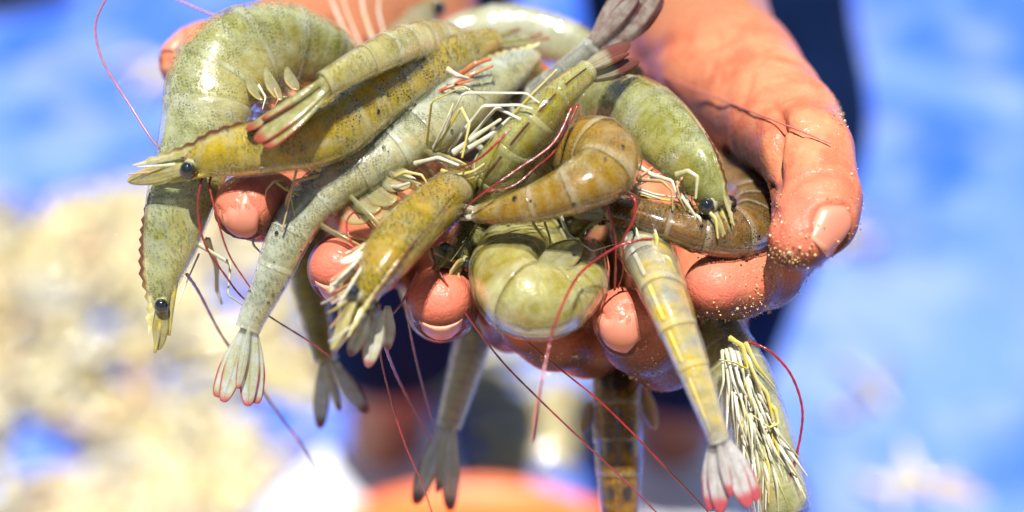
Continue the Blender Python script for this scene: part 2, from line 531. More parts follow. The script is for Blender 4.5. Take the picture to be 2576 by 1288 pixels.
# ------------------------------------------------------------------ ground, tarp, heap, basin
k = NT('sandy_ground'); v = k.obj()
k.set(Base_Color=k.mix(k.ramp(k.noise(v, 2.2, 5, 0.6), 0.35, 0.65), (0.36, 0.27, 0.17), (0.27, 0.20, 0.13)), Roughness=0.9)
k.bump(k.noise(v, 120, 3), 0.5, 0.01)
gv = [(-1500, -1500, -0.03), (1500, -1500, -0.03), (1500, 1500, -0.03), (-1500, 1500, -0.03)]
tag(mesh('ground', gv, [(0, 1, 2, 3)], k.m, smooth=False), 'sandy ground under the blue tarpaulin', kind='structure')

def fold(x, y):
    z = np.zeros_like(x)
    for a, f, ph, am in ((0.3, 9, 0.3, 0.006), (1.2, 14, 1.7, 0.004), (2.3, 6, 2.2, 0.007), (0.8, 23, 0.9, 0.0022), (2.8, 31, 4.0, 0.0016), (1.7, 4, 1.0, 0.006)):
        u = x * math.cos(a) + y * math.sin(a)
        w = -x * math.sin(a) + y * math.cos(a)
        z += am * np.sin(f * u + ph + 1.3 * np.sin(w * f * 0.45 + ph * 2))
    return z
nx, ny = 170, 150
gx, gy = np.meshgrid(np.linspace(-2.2, 2.2, nx), np.linspace(0.2, 4.0, ny))
tv = np.stack([gx, gy, fold(gx, gy)], -1).reshape(-1, 3)
k = NT('blue_tarpaulin'); v = k.obj()
blue = k.mix(k.ramp(k.noise(v, 5.5, 4, 0.6, 1.0), 0.36, 0.64), (0.016, 0.085, 0.55), (0.10, 0.185, 0.56))
blue = k.mix(k.math('MULTIPLY', k.ramp(k.noise(v, 7, 3, 0.6, 0.6), 0.45, 0.72), 0.42), blue, (0.30, 0.34, 0.50))  # pale patches: dried mud film, with sky and sun glare painted in
k.set(Base_Color=blue, Roughness=0.55, IOR=1.45, Specular_IOR_Level=0.3)
k.bump(k.noise(v, 60, 3), 0.4, 0.01)
tag(mesh('tarpaulin', tv, grid_faces(ny, nx, False), k.m, loc=(0, 1.5, 0)), 'crumpled wet blue tarpaulin spread out on the ground', 'tarpaulin')

def heap(seed, spots, gaps=()):
    r = np.random.default_rng(seed)
    parts, cols = [], []
    pal = np.array([(0.50, 0.43, 0.20), (0.42, 0.35, 0.16), (0.44, 0.41, 0.30), (0.42, 0.28, 0.15), (0.20, 0.17, 0.12), (0.54, 0.50, 0.30), (0.36, 0.37, 0.38)])
    for (cx, cy, rx, ry, n, top) in spots:
        for i in range(n):
            a, q = r.uniform(0, 2 * math.pi), math.sqrt(r.uniform(0, 1))
            x, y = cx + rx * q * math.cos(a), cy + ry * q * math.sin(a)
            if any((x - g[0]) ** 2 + (y - g[1]) ** 2 < g[2] ** 2 for g in gaps): continue
            z = 0.008 + top * max(0, 1 - q ** 1.5) * r.uniform(0.2, 1.0) + float(fold(np.array(x), np.array(y)))
            L = r.uniform(0.09, 0.14); b = r.uniform(0, 2 * math.pi); bend = r.uniform(0.4, 2.2)
            t = np.linspace(-0.5, 0.5, 7)
            ang = b + bend * t
            p = np.cumsum(np.stack([np.cos(ang), np.sin(ang), 0.25 * np.sin(3 * t + b)], 1) * L / 7, 0)
            p = p - p.mean(0) + (x, y, z)
            rad = 0.0085 * np.array([0.35, 0.85, 1.0, 0.95, 0.75, 0.5, 0.55]) * r.uniform(0.85, 1.15)
            g = tube_geo(p, rad, 6)
            parts.append((g[0], g[1]))
            cols.append(np.tile(pal[r.integers(len(pal))] * (1.05, 1.0, 0.88) * r.uniform(0.7, 1.1), (len(g[0]), 1)))
    V, F, _ = join_geo(parts)
    return V, F, np.vstack(cols)
k = NT('heaped_prawn_shell'); v = k.obj()
k.set(Base_Color=k.mix(k.ramp(k.noise(v, 90, 3), 0.3, 0.7, 0, 0.35), k.attr('tint', 0), (0.45, 0.42, 0.30)), Roughness=0.25, Coat_Weight=0.4)
g1, g2, g3 = G(20, 990), G(360, 640), G(400, 1180)
HV, HF, HC = heap(3, [(g1[0], g1[1], 0.34, 0.26, 430, 0.045), (g2[0], g2[1], 0.16, 0.10, 110, 0.025), (g3[0], g3[1], 0.13, 0.10, 90, 0.02),
                      (G(-700, 800)[0], G(-700, 800)[1], 0.4, 0.4, 260, 0.05)],
    [(*G(420, 950)[:2], 0.045), (*G(100, 1150)[:2], 0.05), (*G(560, 760)[:2], 0.04), (*G(250, 720)[:2], 0.03), (*G(700, 1050)[:2], 0.06)])
tag(mesh('shrimp_heap', HV, HF, k.m, attr={'tint': HC}, loc=g1), 'pale yellow mass of harvested shrimp heaped on the tarpaulin', 'shrimp heap', kind='stuff')
sp = [(1160, 960, .05, .035, 14, .01), (1390, 1090, .055, .06, 20, .01), (1010, 830, .04, .03, 8, .005), (2080, 640, .045, .02, 7, .004), (2320, 1240, .04, .012, 4, .0),
      (1330, 1180, .05, .03, 10, .0), (1950, 250, .04, .02, 4, .0), (2150, 1010, .02, .01, 2, .0), (450, 210, .10, .05, 10, .0), (760, 950, .08, .05, 14, 0.0)]
HV, HF, HC = heap(5, [(G(a, b)[0], G(a, b)[1], c, d, n, t) for a, b, c, d, n, t in sp])
tag(mesh('shrimp_scatter', HV, HF, k.m, attr={'tint': HC}, loc=G(1288, 900)), 'loose shrimp scattered across the blue tarpaulin', 'scattered shrimp', kind='stuff')

# orange basin
bc = G(1190, 1690, 0.15)
prof = [(0.0, 0.012), (0.125, 0.012), (0.140, 0.02), (0.188, 0.146), (0.197, 0.152), (0.206, 0.149), (0.207, 0.140), (0.200, 0.138), (0.193, 0.140), (0.146, 0.012), (0.135, 0.003), (0.0, 0.003)]
ns = 64
bv = np.array([[bc[0] + r * math.cos(a), bc[1] + r * math.sin(a), z + 0.004] for r, z in prof for a in np.linspace(0, 2 * math.pi, ns, endpoint=False)])
mo = plain_mat('orange_plastic', (0.88, 0.17, 0.02), (0.82, 0.14, 0.015), 30, 0.35, 0.1, 60, 0.002, Subsurface_Weight=0.0)
ba = empty('plastic_basin', (bc[0], bc[1], 0.0), 'round orange plastic basin standing by the white shoes', 'basin')
mesh('basin_wall', bv, grid_faces(len(prof), ns), mo, ba)
rp = np.array([[bc[0] + 0.206 * math.cos(a), bc[1] + 0.206 * math.sin(a), 0.150] for a in np.linspace(0, 2 * math.pi, 65)])
mesh('rolled_rim', *tube_geo(rp, 0.006, 8, False)[:2], mo, ba)

# dark thing lying far off at the edge of the tarp
q = G(15, 30)
sf = SDF(q - (0.2, 0.15, 0.03), q + (0.2, 0.2, 0.12), 0.008)
for a, b, r1, r2 in (((-0.12, 0.0, 0.03), (0.06, 0.05, 0.035), 0.030, 0.036), ((-0.10, 0.06, 0.035), (0.02, 0.09, 0.05), 0.03, 0.03), ((0.0, 0.03, 0.06), (-0.08, 0.05, 0.07), 0.025, 0.02)):
    sf.cone(q + a, q + b, r1, r2, 0.03)
V_, Q_ = sf.nets(2)
tag(mesh('crumpled_sack', V_, Q_, plain_mat('sack_brown', (0.10, 0.075, 0.075), (0.06, 0.05, 0.05), 40, 0.8, 0.4, 90, 0.004), loc=q), 'dark brown crumpled sack lying on the tarpaulin in the corner', 'sack')

# ------------------------------------------------------------------ the person: hands, arms, legs
def cp(*a): return [C(*q) for q in a]
FLAT = np.array([0.0, 0.75, 0.66])        # palm normal in camera axes
sf = SDF((-118, -46, -190), (112, 122, 26), 1.0)
# --- hand on the right of the picture
wr = C(1745, -60, -150)
MC = cp((1905, 430, -66), (1800, 520, -80), (1680, 560, -88), (1570, 560, -92))
sf.cone(C(1750, -300, -225), wr, 25, 21, 6)
for m_, r_ in zip(MC, (13, 13, 12.5, 11.5)):
    sf.cone(wr + (m_ - MC[1]) * 0.18, m_, 19, r_, 9)
sf.chain(cp((1735, 60, -120), (1835, 195, -78), (1925, 270, -50)), (22.5, 19.5, 16), 9)          # ball of the thumb
sf.chain(cp((1865, 215, -68), (1972, 318, -32), (2026, 388, -8)), (17.5, 14.4, 12.0), 5)
sf.chain(cp((2030, 385, -6), (2056, 500, 7), (2050, 545, 11), (2010, 600, 17)), (12.0, 10.8, 10.4, 7.8), 2.0)        # thumb tip
sf.chain(cp((1905, 430, -66), (2000, 590, -46), (1925, 680, -12), (1855, 708, -1), (1800, 722, 5)), (13, 10.8, 9.6, 9.2, 8.1), 3)
sf.chain(cp((1800, 520, -80), (1775, 850, -52), (1670, 880, -20), (1610, 845, -5), (1572, 803, 3)), (12.5, 11.2, 10.4, 9.6, 8.3), 3)
sf.chain(cp((1680, 560, -88), (1600, 860, -62), (1475, 862, -30), (1390, 848, -18), (1330, 826, -12)), (12, 10.2, 9.2, 8.6, 7.4), 3)
sf.chain(cp((1570, 560, -92), (1500, 800, -70), (1400, 770, -44), (1330, 740, -34)), (10.5, 8.6, 7.8, 6.5), 3)
# --- hand on the left of the picture
wl = C(1010, -75, -150)
ML = cp((760, 300, -78), (880, 440, -84), (1010, 520, -86), (1130, 540, -88))
sf.cone(C(1060, -310, -225), wl, 27, 24, 6)
for m_, r_ in zip(ML, (13, 13, 12.5, 11.5)):
    sf.cone(wl + (m_ - ML[1]) * 0.18, m_, 19, r_, 9)
sf.chain(cp((960, 20, -128), (830, 80, -105), (740, 110, -88)), (25, 21, 16), 10)
sf.chain(cp((740, 110, -88), (600, 140, -66), (520, 150, -54), (468, 160, -46)), (15, 11.8, 10.2, 7.6), 4)
sf.chain(cp((760, 300, -78), (770, 450, -50), (705, 505, -14), (658, 515, 0), (622, 519, 8)), (12.5, 10.6, 9.2, 9.0, 8.2), 3)
sf.chain(cp((880, 440, -84), (935, 640, -52), (890, 680, -16), (862, 676, -2), (850, 674, 5)), (12.5, 10.4, 9.0, 8.4, 7.3), 3)
sf.chain(cp((1010, 520, -86), (1105, 730, -56), (1112, 768, -18), (1110, 764, 0), (1109, 761, 8)), (12, 10.2, 9.2, 8.6, 7.7), 3)
sf.chain(cp((1130, 540, -88), (1255, 770, -60), (1285, 812, -30), (1300, 810, -20)), (10.5, 8.8, 7.6, 6.4), 3)
HV, HQ = sf.nets(3)
HN = vnormals(HV, HQ)
NAILS = [((2060, 575, 18), (-0.35, -0.85, 0.25), (0.62, -0.25, 0.74), 12.5, 10.5), ((1553, 842, 9), (-0.45, 0.62, 0.62), (-0.42, -0.48, 0.77), 11.5, 10.8),
         ((600, 540, 13), (-0.72, 0.20, 0.62), (-0.25, -0.66, 0.70), 9.5, 10.2), ((1110, 822, 8), (0.0, 0.25, 0.95), (0.0, -0.95, 0.28), 10, 10.8),
         ((846, 738, 6), (-0.1, 0.25, 0.95), (-0.15, -0.95, 0.28), 10, 9.8), ((436, 150, -45), (-0.85, -0.25, 0.4), (-0.62, 0.55, 0.30), 11, 10.5)]
ntree = BVHTree.FromPolygons([Vector(p) for p in HV], [tuple(map(int, q)) for q in HQ])
ndisp = np.zeros(len(HV))
for c_, ax_, nn_, ln_, wd_ in NAILS:
    c_ = C(*c_); ax_ = unit(ax_); nn_ = unit(nn_); nn_ = unit(nn_ - ax_ * (nn_ @ ax_)); bb_ = np.cross(ax_, nn_)
    h_ = ntree.ray_cast(Vector(c_ + nn_ * 30), Vector(-nn_), 60)[0]
    if h_ is not None: c_ = np.array(h_)
    q_ = HV - c_
    la, lb, lnn = q_ @ ax_ / (ln_ / 2), q_ @ bb_ / (wd_ / 2), q_ @ nn_
    rr = np.sqrt(np.maximum(np.abs(np.minimum(la, 0.9)) ** 2, 0) + lb ** 2) + np.clip(la - 0.9, 0, None) * 3
    m_ = (np.abs(lnn) < 7) & (HN @ nn_ > 0.1)
    ndisp += m_ * (0.75 * np.exp(-((rr - 1.0) / 0.10) ** 2) * (la < 0.85) - 0.45 * np.exp(-((rr - 1.24) / 0.14) ** 2) * (la < 0.6))
# creases: grooves pressed into the skin along lines given in the picture
CREASE = [([(1962, 285), (1950, 340), (1942, 400), (1950, 455)], 2.6, 1.7), ([(1945, 262), (1965, 306), (2010, 335), (2070, 318)], 0.9, 1.2),
          ([(2015, 440), (2060, 425), (2105, 440)], 0.6, 1.2), ([(1990, 425), (2050, 405), (2110, 415)], 0.3, 1.0), ([(1968, 500), (2010, 455), (2060, 440)], 0.55, 1.2),
          ([(1760, 400), (1820, 455), (1880, 482), (1945, 478)], 1.8, 1.6), ([(1850, 150), (1830, 200), (1800, 260)], 0.45, 1.3), ([(1890, 170), (1880, 230), (1850, 290)], 0.4, 1.1),
          ([(1600, 160), (1690, 110), (1800, 95), (1900, 105)], 0.7, 2.0), ([(1880, 645), (1900, 690), (1905, 740)], 0.35, 1.1), ([(1920, 650), (1940, 690), (1945, 730)], 0.4, 1.1),
          ([(800, 20), (850, 60), (880, 110)], 0.5, 1.5), ([(1925, 500), (1950, 540), (1955, 600)], 0.5, 1.4), ([(2060, 250), (2040, 300), (1990, 320)], 0.4, 1.2)]
zz = (FOC * 1000 - HV[:, 2]); px_ = HV[:, 0] / zz * FOC * PX / WID + PX / 2; py_ = PX / 4 - HV[:, 1] / zz * FOC * PX / WID
front = HN[:, 2] > -0.1
disp = np.zeros(len(HV))
for pl, dep, wd in CREASE:
    c_ = catmull([(a, b, 0) for a, b in pl], 40)[:, :2]
    near = front & (px_ > c_[:, 0].min() - 40) & (px_ < c_[:, 0].max() + 40) & (py_ > c_[:, 1].min() - 40) & (py_ < c_[:, 1].max() + 40)
    ii = np.where(near)[0]
    if not len(ii): continue
    dd = np.sqrt(((np.stack([px_[ii], py_[ii]], 1)[:, None] - c_[None]) ** 2).sum(-1))
    j = dd.argmin(1); e = dd.min(1) / 10.0
    fade = np.sin(np.pi * (0.08 + 0.84 * j / 39.0)) ** 0.6
    disp[ii] += 1.5 * dep * fade * np.exp(-(e / wd) ** 2)
HV = HV - HN * (disp + ndisp)[:, None]
tipred = np.zeros(len(HV))
for q_ in cp((622, 519, 10), (850, 674, 8), (1109, 761, 10), (1330, 826, -10), (1572, 803, 6), (1800, 722, 8), (2012, 598, 16), (1900, 470, -50)):
    tipred = np.maximum(tipred, np.exp(-((HV - q_) ** 2).sum(1) / 13.0 ** 2))
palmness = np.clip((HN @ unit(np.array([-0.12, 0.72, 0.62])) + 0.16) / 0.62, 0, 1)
armness = np.clip((HV[:, 1] - 62) / 14, 0, 1)
HW = c2w(HV)

# rest of the body in world metres
bs = SDF((-0.5, 0.5, -0.01), (0.55, 1.55, 1.4), 0.011)
er, el = P(1850, -480, -330), P(1030, -500, -330)
sr, sl_ = np.array([0.19, 0.93, 1.36]), np.array([-0.19, 0.93, 1.36])
for w_, e_, s_ in ((P(1770, -300, -225), er, sr), (P(1060, -310, -225), el, sl_)):
    bs.cone(w_, e_, 0.027, 0.038, 0.01); bs.cone(e_, e_ * 0.5 + s_ * 0.5, 0.040, 0.048, 0.02)
LEGS = [((-0.085, 1.20, 0.86), (-0.088, 1.10, 0.50), (-0.122, 1.13, 0.13), (-0.115, 1.14, 0.045), (-0.255, 0.96, 0.035)),
        ((0.12, 1.20, 0.86), (0.176, 1.10, 0.52), (0.158, 1.13, 0.13), (0.158, 1.14, 0.045), (0.205, 0.94, 0.035))]
for hp, kn, an, he, to in LEGS:
    bs.cone(np.array(hp) * 0.35 + np.array(kn) * 0.65, kn, 0.07, 0.06, 0.04); bs.cone(kn, an, 0.054, 0.036, 0.02); bs.cone(an, he, 0.036, 0.034, 0.02); bs.cone(he, to, 0.035, 0.028, 0.02)
BV, BQ = bs.nets(2)
PV = np.vstack([HW, BV]); PQ = np.vstack([HQ, BQ + len(HW)])
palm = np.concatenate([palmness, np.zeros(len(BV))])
k = NT('skin'); v = k.obj()
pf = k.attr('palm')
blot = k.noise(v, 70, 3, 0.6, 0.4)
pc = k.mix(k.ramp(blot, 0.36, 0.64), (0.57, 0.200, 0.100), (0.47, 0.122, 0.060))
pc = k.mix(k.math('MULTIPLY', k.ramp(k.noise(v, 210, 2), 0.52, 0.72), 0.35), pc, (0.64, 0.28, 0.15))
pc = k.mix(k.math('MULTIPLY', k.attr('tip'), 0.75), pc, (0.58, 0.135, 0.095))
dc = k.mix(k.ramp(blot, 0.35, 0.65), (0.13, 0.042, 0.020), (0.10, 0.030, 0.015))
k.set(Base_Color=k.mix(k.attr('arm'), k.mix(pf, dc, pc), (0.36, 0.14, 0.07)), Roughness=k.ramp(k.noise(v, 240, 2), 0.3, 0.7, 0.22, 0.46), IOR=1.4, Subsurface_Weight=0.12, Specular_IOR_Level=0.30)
k.b.inputs['Subsurface Radius'].default_value = (0.0035, 0.0013, 0.0007)
hb = k.math('ADD', k.math('MULTIPLY', k.ramp(k.voro(v, 520, 1.0, 'DISTANCE_TO_EDGE').outputs['Distance'], 0.0, 0.16), 0.22), k.math('ADD', k.noise(v, 330, 3, 0.6), k.math('MULTIPLY', k.noise(v, 1300, 2), 0.3)))
k.bump(hb, 0.36, 0.0008)
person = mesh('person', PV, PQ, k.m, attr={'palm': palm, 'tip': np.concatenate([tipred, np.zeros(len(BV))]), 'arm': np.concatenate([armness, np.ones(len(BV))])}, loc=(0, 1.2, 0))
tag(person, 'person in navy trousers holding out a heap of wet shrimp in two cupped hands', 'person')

# nails
nail = NT('nail'); v = nail.obj()
u_, w_, _ = nail.uv('UVMap')
nc = nail.mix(nail.ramp(u_, 0.86, 0.93), (0.54, 0.195, 0.125), (0.58, 0.27, 0.18))
nail.set(Base_Color=nc, Roughness=0.38, Specular_IOR_Level=0.3)
tree = BVHTree.FromPolygons([Vector(p) for p in HW], [tuple(map(int, q)) for q in HQ])
def onhand(x, y, off=0.8):
    o = CAM; r = unit(P(x, y, 0) - CAM)
    h, _, _, dist = tree.ray_cast(Vector(o), Vector(r), 2.0)
    if h is None: return (x, y, -40)
    return (x, y, FOC * 1000 - float(np.dot(np.array(h) - CAM, -CZ)) * 1000 + off)
def make_nail(c, axis, nrm, length, width, lift=0.0003):
    """plate wrapped onto the finger: c = rough centre, axis towards the tip, nrm = outwards (camera axes)"""
    c = P(*c); a = cdir(axis); n_ = cdir(nrm); n_ = unit(n_ - a * np.dot(n_, a)); b = np.cross(a, n_)
    nu, nv = 9, 9
    V, UV, ok = [], [], True
    for i in range(nu):
        for j in range(nv):
            uu, vv = i / (nu - 1), j / (nv - 1) * 2 - 1
            wv = width / 2 * (1 - 0.10 * (1 - uu)) * (math.sqrt(max(0, 1 - (max(0, 0.22 - uu) / 0.22) ** 2 * 0.72)))
            lu = (uu - 0.5) * length - 0.10 * length * vv * vv * (1 if uu > 0.5 else -1) * (abs(uu - .5) * 2) ** 2
            o = c + a * lu + b * wv * vv * 0.001 * 1000 + n_ * 0.03 - n_ * 0.0
            h, hn, _, _ = tree.ray_cast(Vector(o), Vector(-n_), 0.06)
            q = np.array(h) + n_ * (lift + 0.0005 * (1 - vv ** 4)) if h is not None else c
            V.append(q); UV.append((uu, vv * 0.5 + 0.5))
    V = np.array(V)
    V2 = V - n_ * 0.0007
    F = grid_faces(nu, nv, False) + grid_faces(nu, nv, False, nu * nv, True)
    kk = nu * nv
    for i in range(nu - 1):
        F.append((i * nv, (i + 1) * nv, kk + (i + 1) * nv, kk + i * nv)); F.append((i * nv + nv - 1, kk + i * nv + nv - 1, kk + (i + 1) * nv + nv - 1, (i + 1) * nv + nv - 1))
    for j in range(nv - 1):
        F.append((j, kk + j, kk + j + 1, j + 1)); z = (nu - 1) * nv; F.append((z + j, z + j + 1, kk + z + j + 1, kk + z + j))
    mesh('fingernail', np.vstack([V, V2]), F, nail.m, person, uv=UV + UV)
for c_, ax_, nn_, ln_, wd_ in NAILS:
    make_nail(c_, ax_, nn_, ln_ * 0.001, wd_ * 0.001)

# trousers and shoes
def trouser_leg(hp, kn, an, rk, rh, hem, ex):
    ts = SDF((-0.36, 0.8, 0.02), (0.42, 1.45, 1.0), 0.010)
    hp, kn, an = map(np.array, (hp, kn, an))
    ts.cone(hp, kn, 0.105, rk, 0.03); ts.cone(kn, an, rk, rh, 0.03)
    for i in range(9):
        f = i / 8; c_ = kn * (1 - f) + an * f
        a_ = i * 2.1 + ex * 90; q_ = rh * 0.92
        ts.cone(c_ + (q_ * math.cos(a_), q_ * math.sin(a_), 0.02), c_ + (q_ * .8 * math.cos(a_ + 1.6), q_ * .8 * math.sin(a_ + 1.6), -0.03), 0.020, 0.012, 0.02)
    ts.cut_below(2, hem)
    return ts
ts = trouser_leg(*LEGS[0][:3], 0.086, 0.068, 0.245, 0.0)
t2 = trouser_leg(*LEGS[1][:3], 0.106, 0.070, 0.225, 0.012)
ts.F = np.minimum(ts.F, t2.F)
ts.cut_below(2, 0.74, False)
TV, TQ = ts.nets(1)
mesh('trousers', TV, TQ, plain_mat('navy_cloth', (0.0028, 0.014, 0.056), (0.002, 0.009, 0.038), 30, 0.9, 0.5, 220, 0.002, Specular_IOR_Level=0.08), person)
white = plain_mat('white_shoe', (0.82, 0.82, 0.84), (0.70, 0.72, 0.78), 40, 0.5, 0.2, 90, 0.002)
for (hp, kn, an, he, to) in LEGS:
    he, to = np.array(he), np.array(to)
    ss = SDF(np.minimum(he, to) - 0.11, np.maximum(he, to) + 0.11, 0.006)
    ss.cone(he + (0, 0, 0.012), to + (0, 0, 0.006), 0.054, 0.046, 0.03); ss.cone(he * .5 + to * .5 + (0, 0, 0.012), to + (0, -.012, 0.004), 0.056, 0.046, 0.03)
    ss.cone(he + (0, 0.0, 0.04), he + (0, 0, 0.0), 0.048, 0.052, 0.02)
    ax = unit(to - he); sd_ = np.cross(ax, (0, 0, 1))
    for i in range(4):
        c_ = he + ax * (0.055 + 0.026 * i)
        ss.cone(c_ + sd_ * 0.045 + (0, 0, 0.045 - 0.004 * i), c_ - sd_ * 0.045 + (0, 0, 0.045 - 0.004 * i), 0.016, 0.016, 0.006)
    ss.cut_below(2, 0.012)
    SV, SQ = ss.nets(1)
    mesh('shoe', SV, SQ, white, person)

# ------------------------------------------------------------------ shrimp builder
NTH = 30
class Shrimp:
    def __init__(s, label, spine, dorsal, mat, fan=None, lat=0.74, ce=0.36, group='shrimp heaped in the hands', seed=1):
        """spine: (x, y, d, height mm) from the eyes to the root of the tail fan; dorsal: camera-axes direction of the back, one or one per point"""
        s.r = np.random.default_rng(seed)
        sp = np.array([np.append(P(a, b, d), h * 0.001) for a, b, d, h in spine])
        dv = np.asarray(dorsal, float)
        if dv.ndim == 1: dv = np.tile(dv, (len(sp), 1))
        dw = cdir(dv)
        N = 160
        q = catmull(np.hstack([sp, dw]), N)
        ln = np.concatenate([[0], np.cumsum(np.linalg.norm(np.diff(q[:, :3], axis=0), axis=1))])
        s.L = ln[-1]
        g = np.linspace(0, s.L, N)
        s.q = np.stack([np.interp(g, ln, q[:, i]) for i in range(7)], 1)
        s.T = unit(np.gradient(s.q[:, :3], axis=0))
        s.N = N; s.lat = lat; s.ce = ce; s.sq = 0.74
        mid = s.q[N // 2, :3]
        s.root = empty('shrimp', mid, label, 'shrimp', group)
        s.mat = mat; s.fanm = fan
        s.ph = s.r.uniform(0, 6.28, 6)

    def fr(s, u):
        """centre, tangent (to the tail), back, side, half height, half width at u (0 eyes .. 1 fan root; extrapolates)"""
        c = np.clip(u, 0, 1) * (s.N - 1)
        i = min(int(c), s.N - 2); f = c - i
        a = s.q[i] * (1 - f) + s.q[i + 1] * f
        t = unit(s.T[i] * (1 - f) + s.T[i + 1] * f)
        d = unit(a[4:7] - t * np.dot(a[4:7], t))
        l = np.cross(t, d)
        p = a[:3] + t * (u - np.clip(u, 0, 1)) * s.L
        lat = s.lat * (1.0 if u < 0.6 else 1.0 - 0.12 * (u - 0.6) / 0.4)
        return p, t, d, l, a[3] / 2, a[3] / 2 * lat

    def ring(s, u, k=1.0, pleura=0.0):
        p, t, d, l, h, w = s.fr(u)
        th = np.linspace(-math.pi, math.pi, NTH)
        c, n = np.cos(th), np.sin(th)
        wob = 1 + 0.018 * np.sin(2 * th + s.ph[0] + 9 * u) + 0.014 * np.sin(3 * th + s.ph[1] - 17 * u)
        c2 = np.sign(c) * np.abs(c) ** 0.94; n2 = np.sign(n) * np.abs(n) ** s.sq
        y = np.where(c > 0, c2 * h * (1 + 0.05 * np.abs(c) ** 8), c2 * h * 0.88)
        x = n2 * w * (1 - 0.10 * np.clip(c, 0, 1)) * (1 + 0.05 * np.clip(-c, 0, 1))
        pl = 1 + pleura * np.exp(-((np.abs(th) - 2.15) / 0.30) ** 2)
        return p + k * (wob * pl)[:, None] * (y[:, None] * d + x[:, None] * l), th

    def loft(s, name, us, ks, ts, mat=None, pleura=None, capf=False):
        V, UV, UB = [], [], []
        for i, (u, k, t) in enumerate(zip(us, ks, ts)):
            v, th = s.ring(u, k, 0 if pleura is None else pleura[i])
            V.append(v); UV.append(np.stack([np.full(NTH, u), th / (2 * math.pi) + 0.5], 1)); UB.append(np.stack([np.full(NTH, t), th / (2 * math.pi) + 0.5], 1))
        V = np.vstack(V); UV = np.vstack(UV); UB = np.vstack(UB)
        F = grid_faces(len(us), NTH, False, 0, True)
        if capf:
            F.append(tuple(range(NTH - 1)))
        o = mesh(name, V, F, mat or s.mat, s.root, UV, UB)
        return o

    def body(s, front=True):
        ce = s.ce
        if front:
            us = np.concatenate([[-0.035, -0.030, -0.018, 0.0], np.linspace(0.03, ce, 12), [ce + 0.012, ce + 0.014, ce + 0.006]])
            ks = np.concatenate([[0.18, 0.38, 0.58, 0.74], np.interp(np.linspace(0.03, ce, 12), [0.03, 0.10, ce], [0.86, 0.96, 1.015]), [1.02, 1.0, 0.92]])
            ts = np.interp(us, [-0.04, ce + 0.012], [0.2, 0.95])
            s.loft('carapace', us, ks, ts, capf=True)
        else:
            us = np.concatenate([np.linspace(0.05, ce, 10), [ce + 0.012, ce + 0.014, ce + 0.006]])
            ks = np.concatenate([np.full(10, 1.0), [1.035, 1.0, 0.9]])
            s.loft('carapace', us, ks, np.interp(us, [0, ce + 0.012], [0.2, 0.95]), capf=True)
        w = np.array([0.14, 0.16, 0.17, 0.15, 0.14, 0.24]); w = w / w.sum() * (1 - ce)
        e = ce + np.concatenate([[0], np.cumsum(w)])
        s.e = e
        for i in range(6):
            a, b = e[i], e[i + 1]
            n = 9
            t = np.linspace(0, 1, n)
            us = a - 0.004 + (b - a + 0.010) * t
            ks = 0.985 + 0.03 * t ** 0.8
            pl = 0.08 * np.sin(np.pi * t) ** 0.7 if i < 5 else 0.02 * np.sin(np.pi * t)
            us = np.concatenate([us, [us[-1] + 0.0015, us[-1] - 0.006]]); ks = np.concatenate([ks, [ks[-1] - 0.014, 0.93]])
            pl = np.concatenate([pl, [0, 0]]); t = np.concatenate([t, [1, 1]])
            s.loft('abdomen_segment', us, ks, t, pleura=pl, capf=(i == 5))
        uf = np.concatenate([[-0.028, -0.02], np.linspace(0, 1.0, 40), [1.012]]) if front else np.concatenate([[0.05], np.linspace(0.06, 1.0, 38), [1.012]])
        kf = np.concatenate([[0.2, 0.45], np.interp(np.linspace(0, 1.0, 40), [0, 0.1, 1], [0.66, 0.89, 0.90]), [0.3]]) if front else np.concatenate([[0.5], np.full(38, 0.90), [0.3]])
        s.loft('flesh', uf, kf, uf, FLESH[s.mat.name], capf=True)
        # soft end closing the last segment
        us = np.array([0.985, 1.0, 1.012, 1.02]); ks = np.array([0.94, 0.86, 0.6, 0.15])
        s.loft('tail_root', us, ks, np.array([.3, .4, .5, .6]))
        return s

    def head(s, eyes=True, rost=0.16, scales=True, crest=None, teeth=11, eye_r=0.0021, eye_out=1.0, sc_len=0.15, eye_up=0.05, sc_w=1.30):
        L = s.L
        # rostrum: toothed blade rising from the back of the carapace and running forward past the eyes
        us = np.linspace(0.20, -rost, 2 * teeth + 5)
        up, lo = [], []
        for i, u in enumerate(us):
            p, t, d, l, h, w = s.fr(u)
            f = i / (len(us) - 1)
            hh = s.fr(max(u, 0.0))[4] * (0.94 if u > 0.03 else np.interp(u, [-rost, 0.03], [0.50, 0.93]))
            rise = L * 0.010 * math.sin(math.pi * min(1, f * 1.15 + 0.04)) * (1 - f * 0.5)
            tooth = (L * 0.0060) * (i % 2) * (0 if f > 0.9 else 1) * min(1, f * 4 + .2)
            up.append(p + d * (hh + rise + tooth)); lo.append(p + d * (hh - L * 0.026 * (1 - f) ** 0.5 - L * 0.002))
        l = s.fr(0.0)[3]
        th = L * 0.0050
        n = len(us)
        V = []
        for sg in (1, -1):
            for i in range(n):
                k = th * (1 - 0.75 * i / n)
                V += [up[i] + l * sg * k * 0.3, (up[i] * .45 + lo[i] * .55) + l * sg * k * 1.2, lo[i] + l * sg * k]
        F = grid_faces(n, 3, False) + grid_faces(n, 3, False, 3 * n, True)
        for i in range(n - 1):
            F.append((3 * i, 3 * i + 3, 3 * n + 3 * i + 3, 3 * n + 3 * i)); F.append((3 * i + 2, 3 * n + 3 * i + 2, 3 * n + 3 * i + 5, 3 * i + 5))
        F.append((3 * n - 3, 3 * n - 2, 6 * n - 2, 6 * n - 3)); F.append((3 * n - 2, 3 * n - 1, 6 * n - 1, 6 * n - 2))
        uvr = [(i / (n - 1), q) for _ in (0, 1) for i in range(n) for q in (1.0, 0.5, 0.0)]
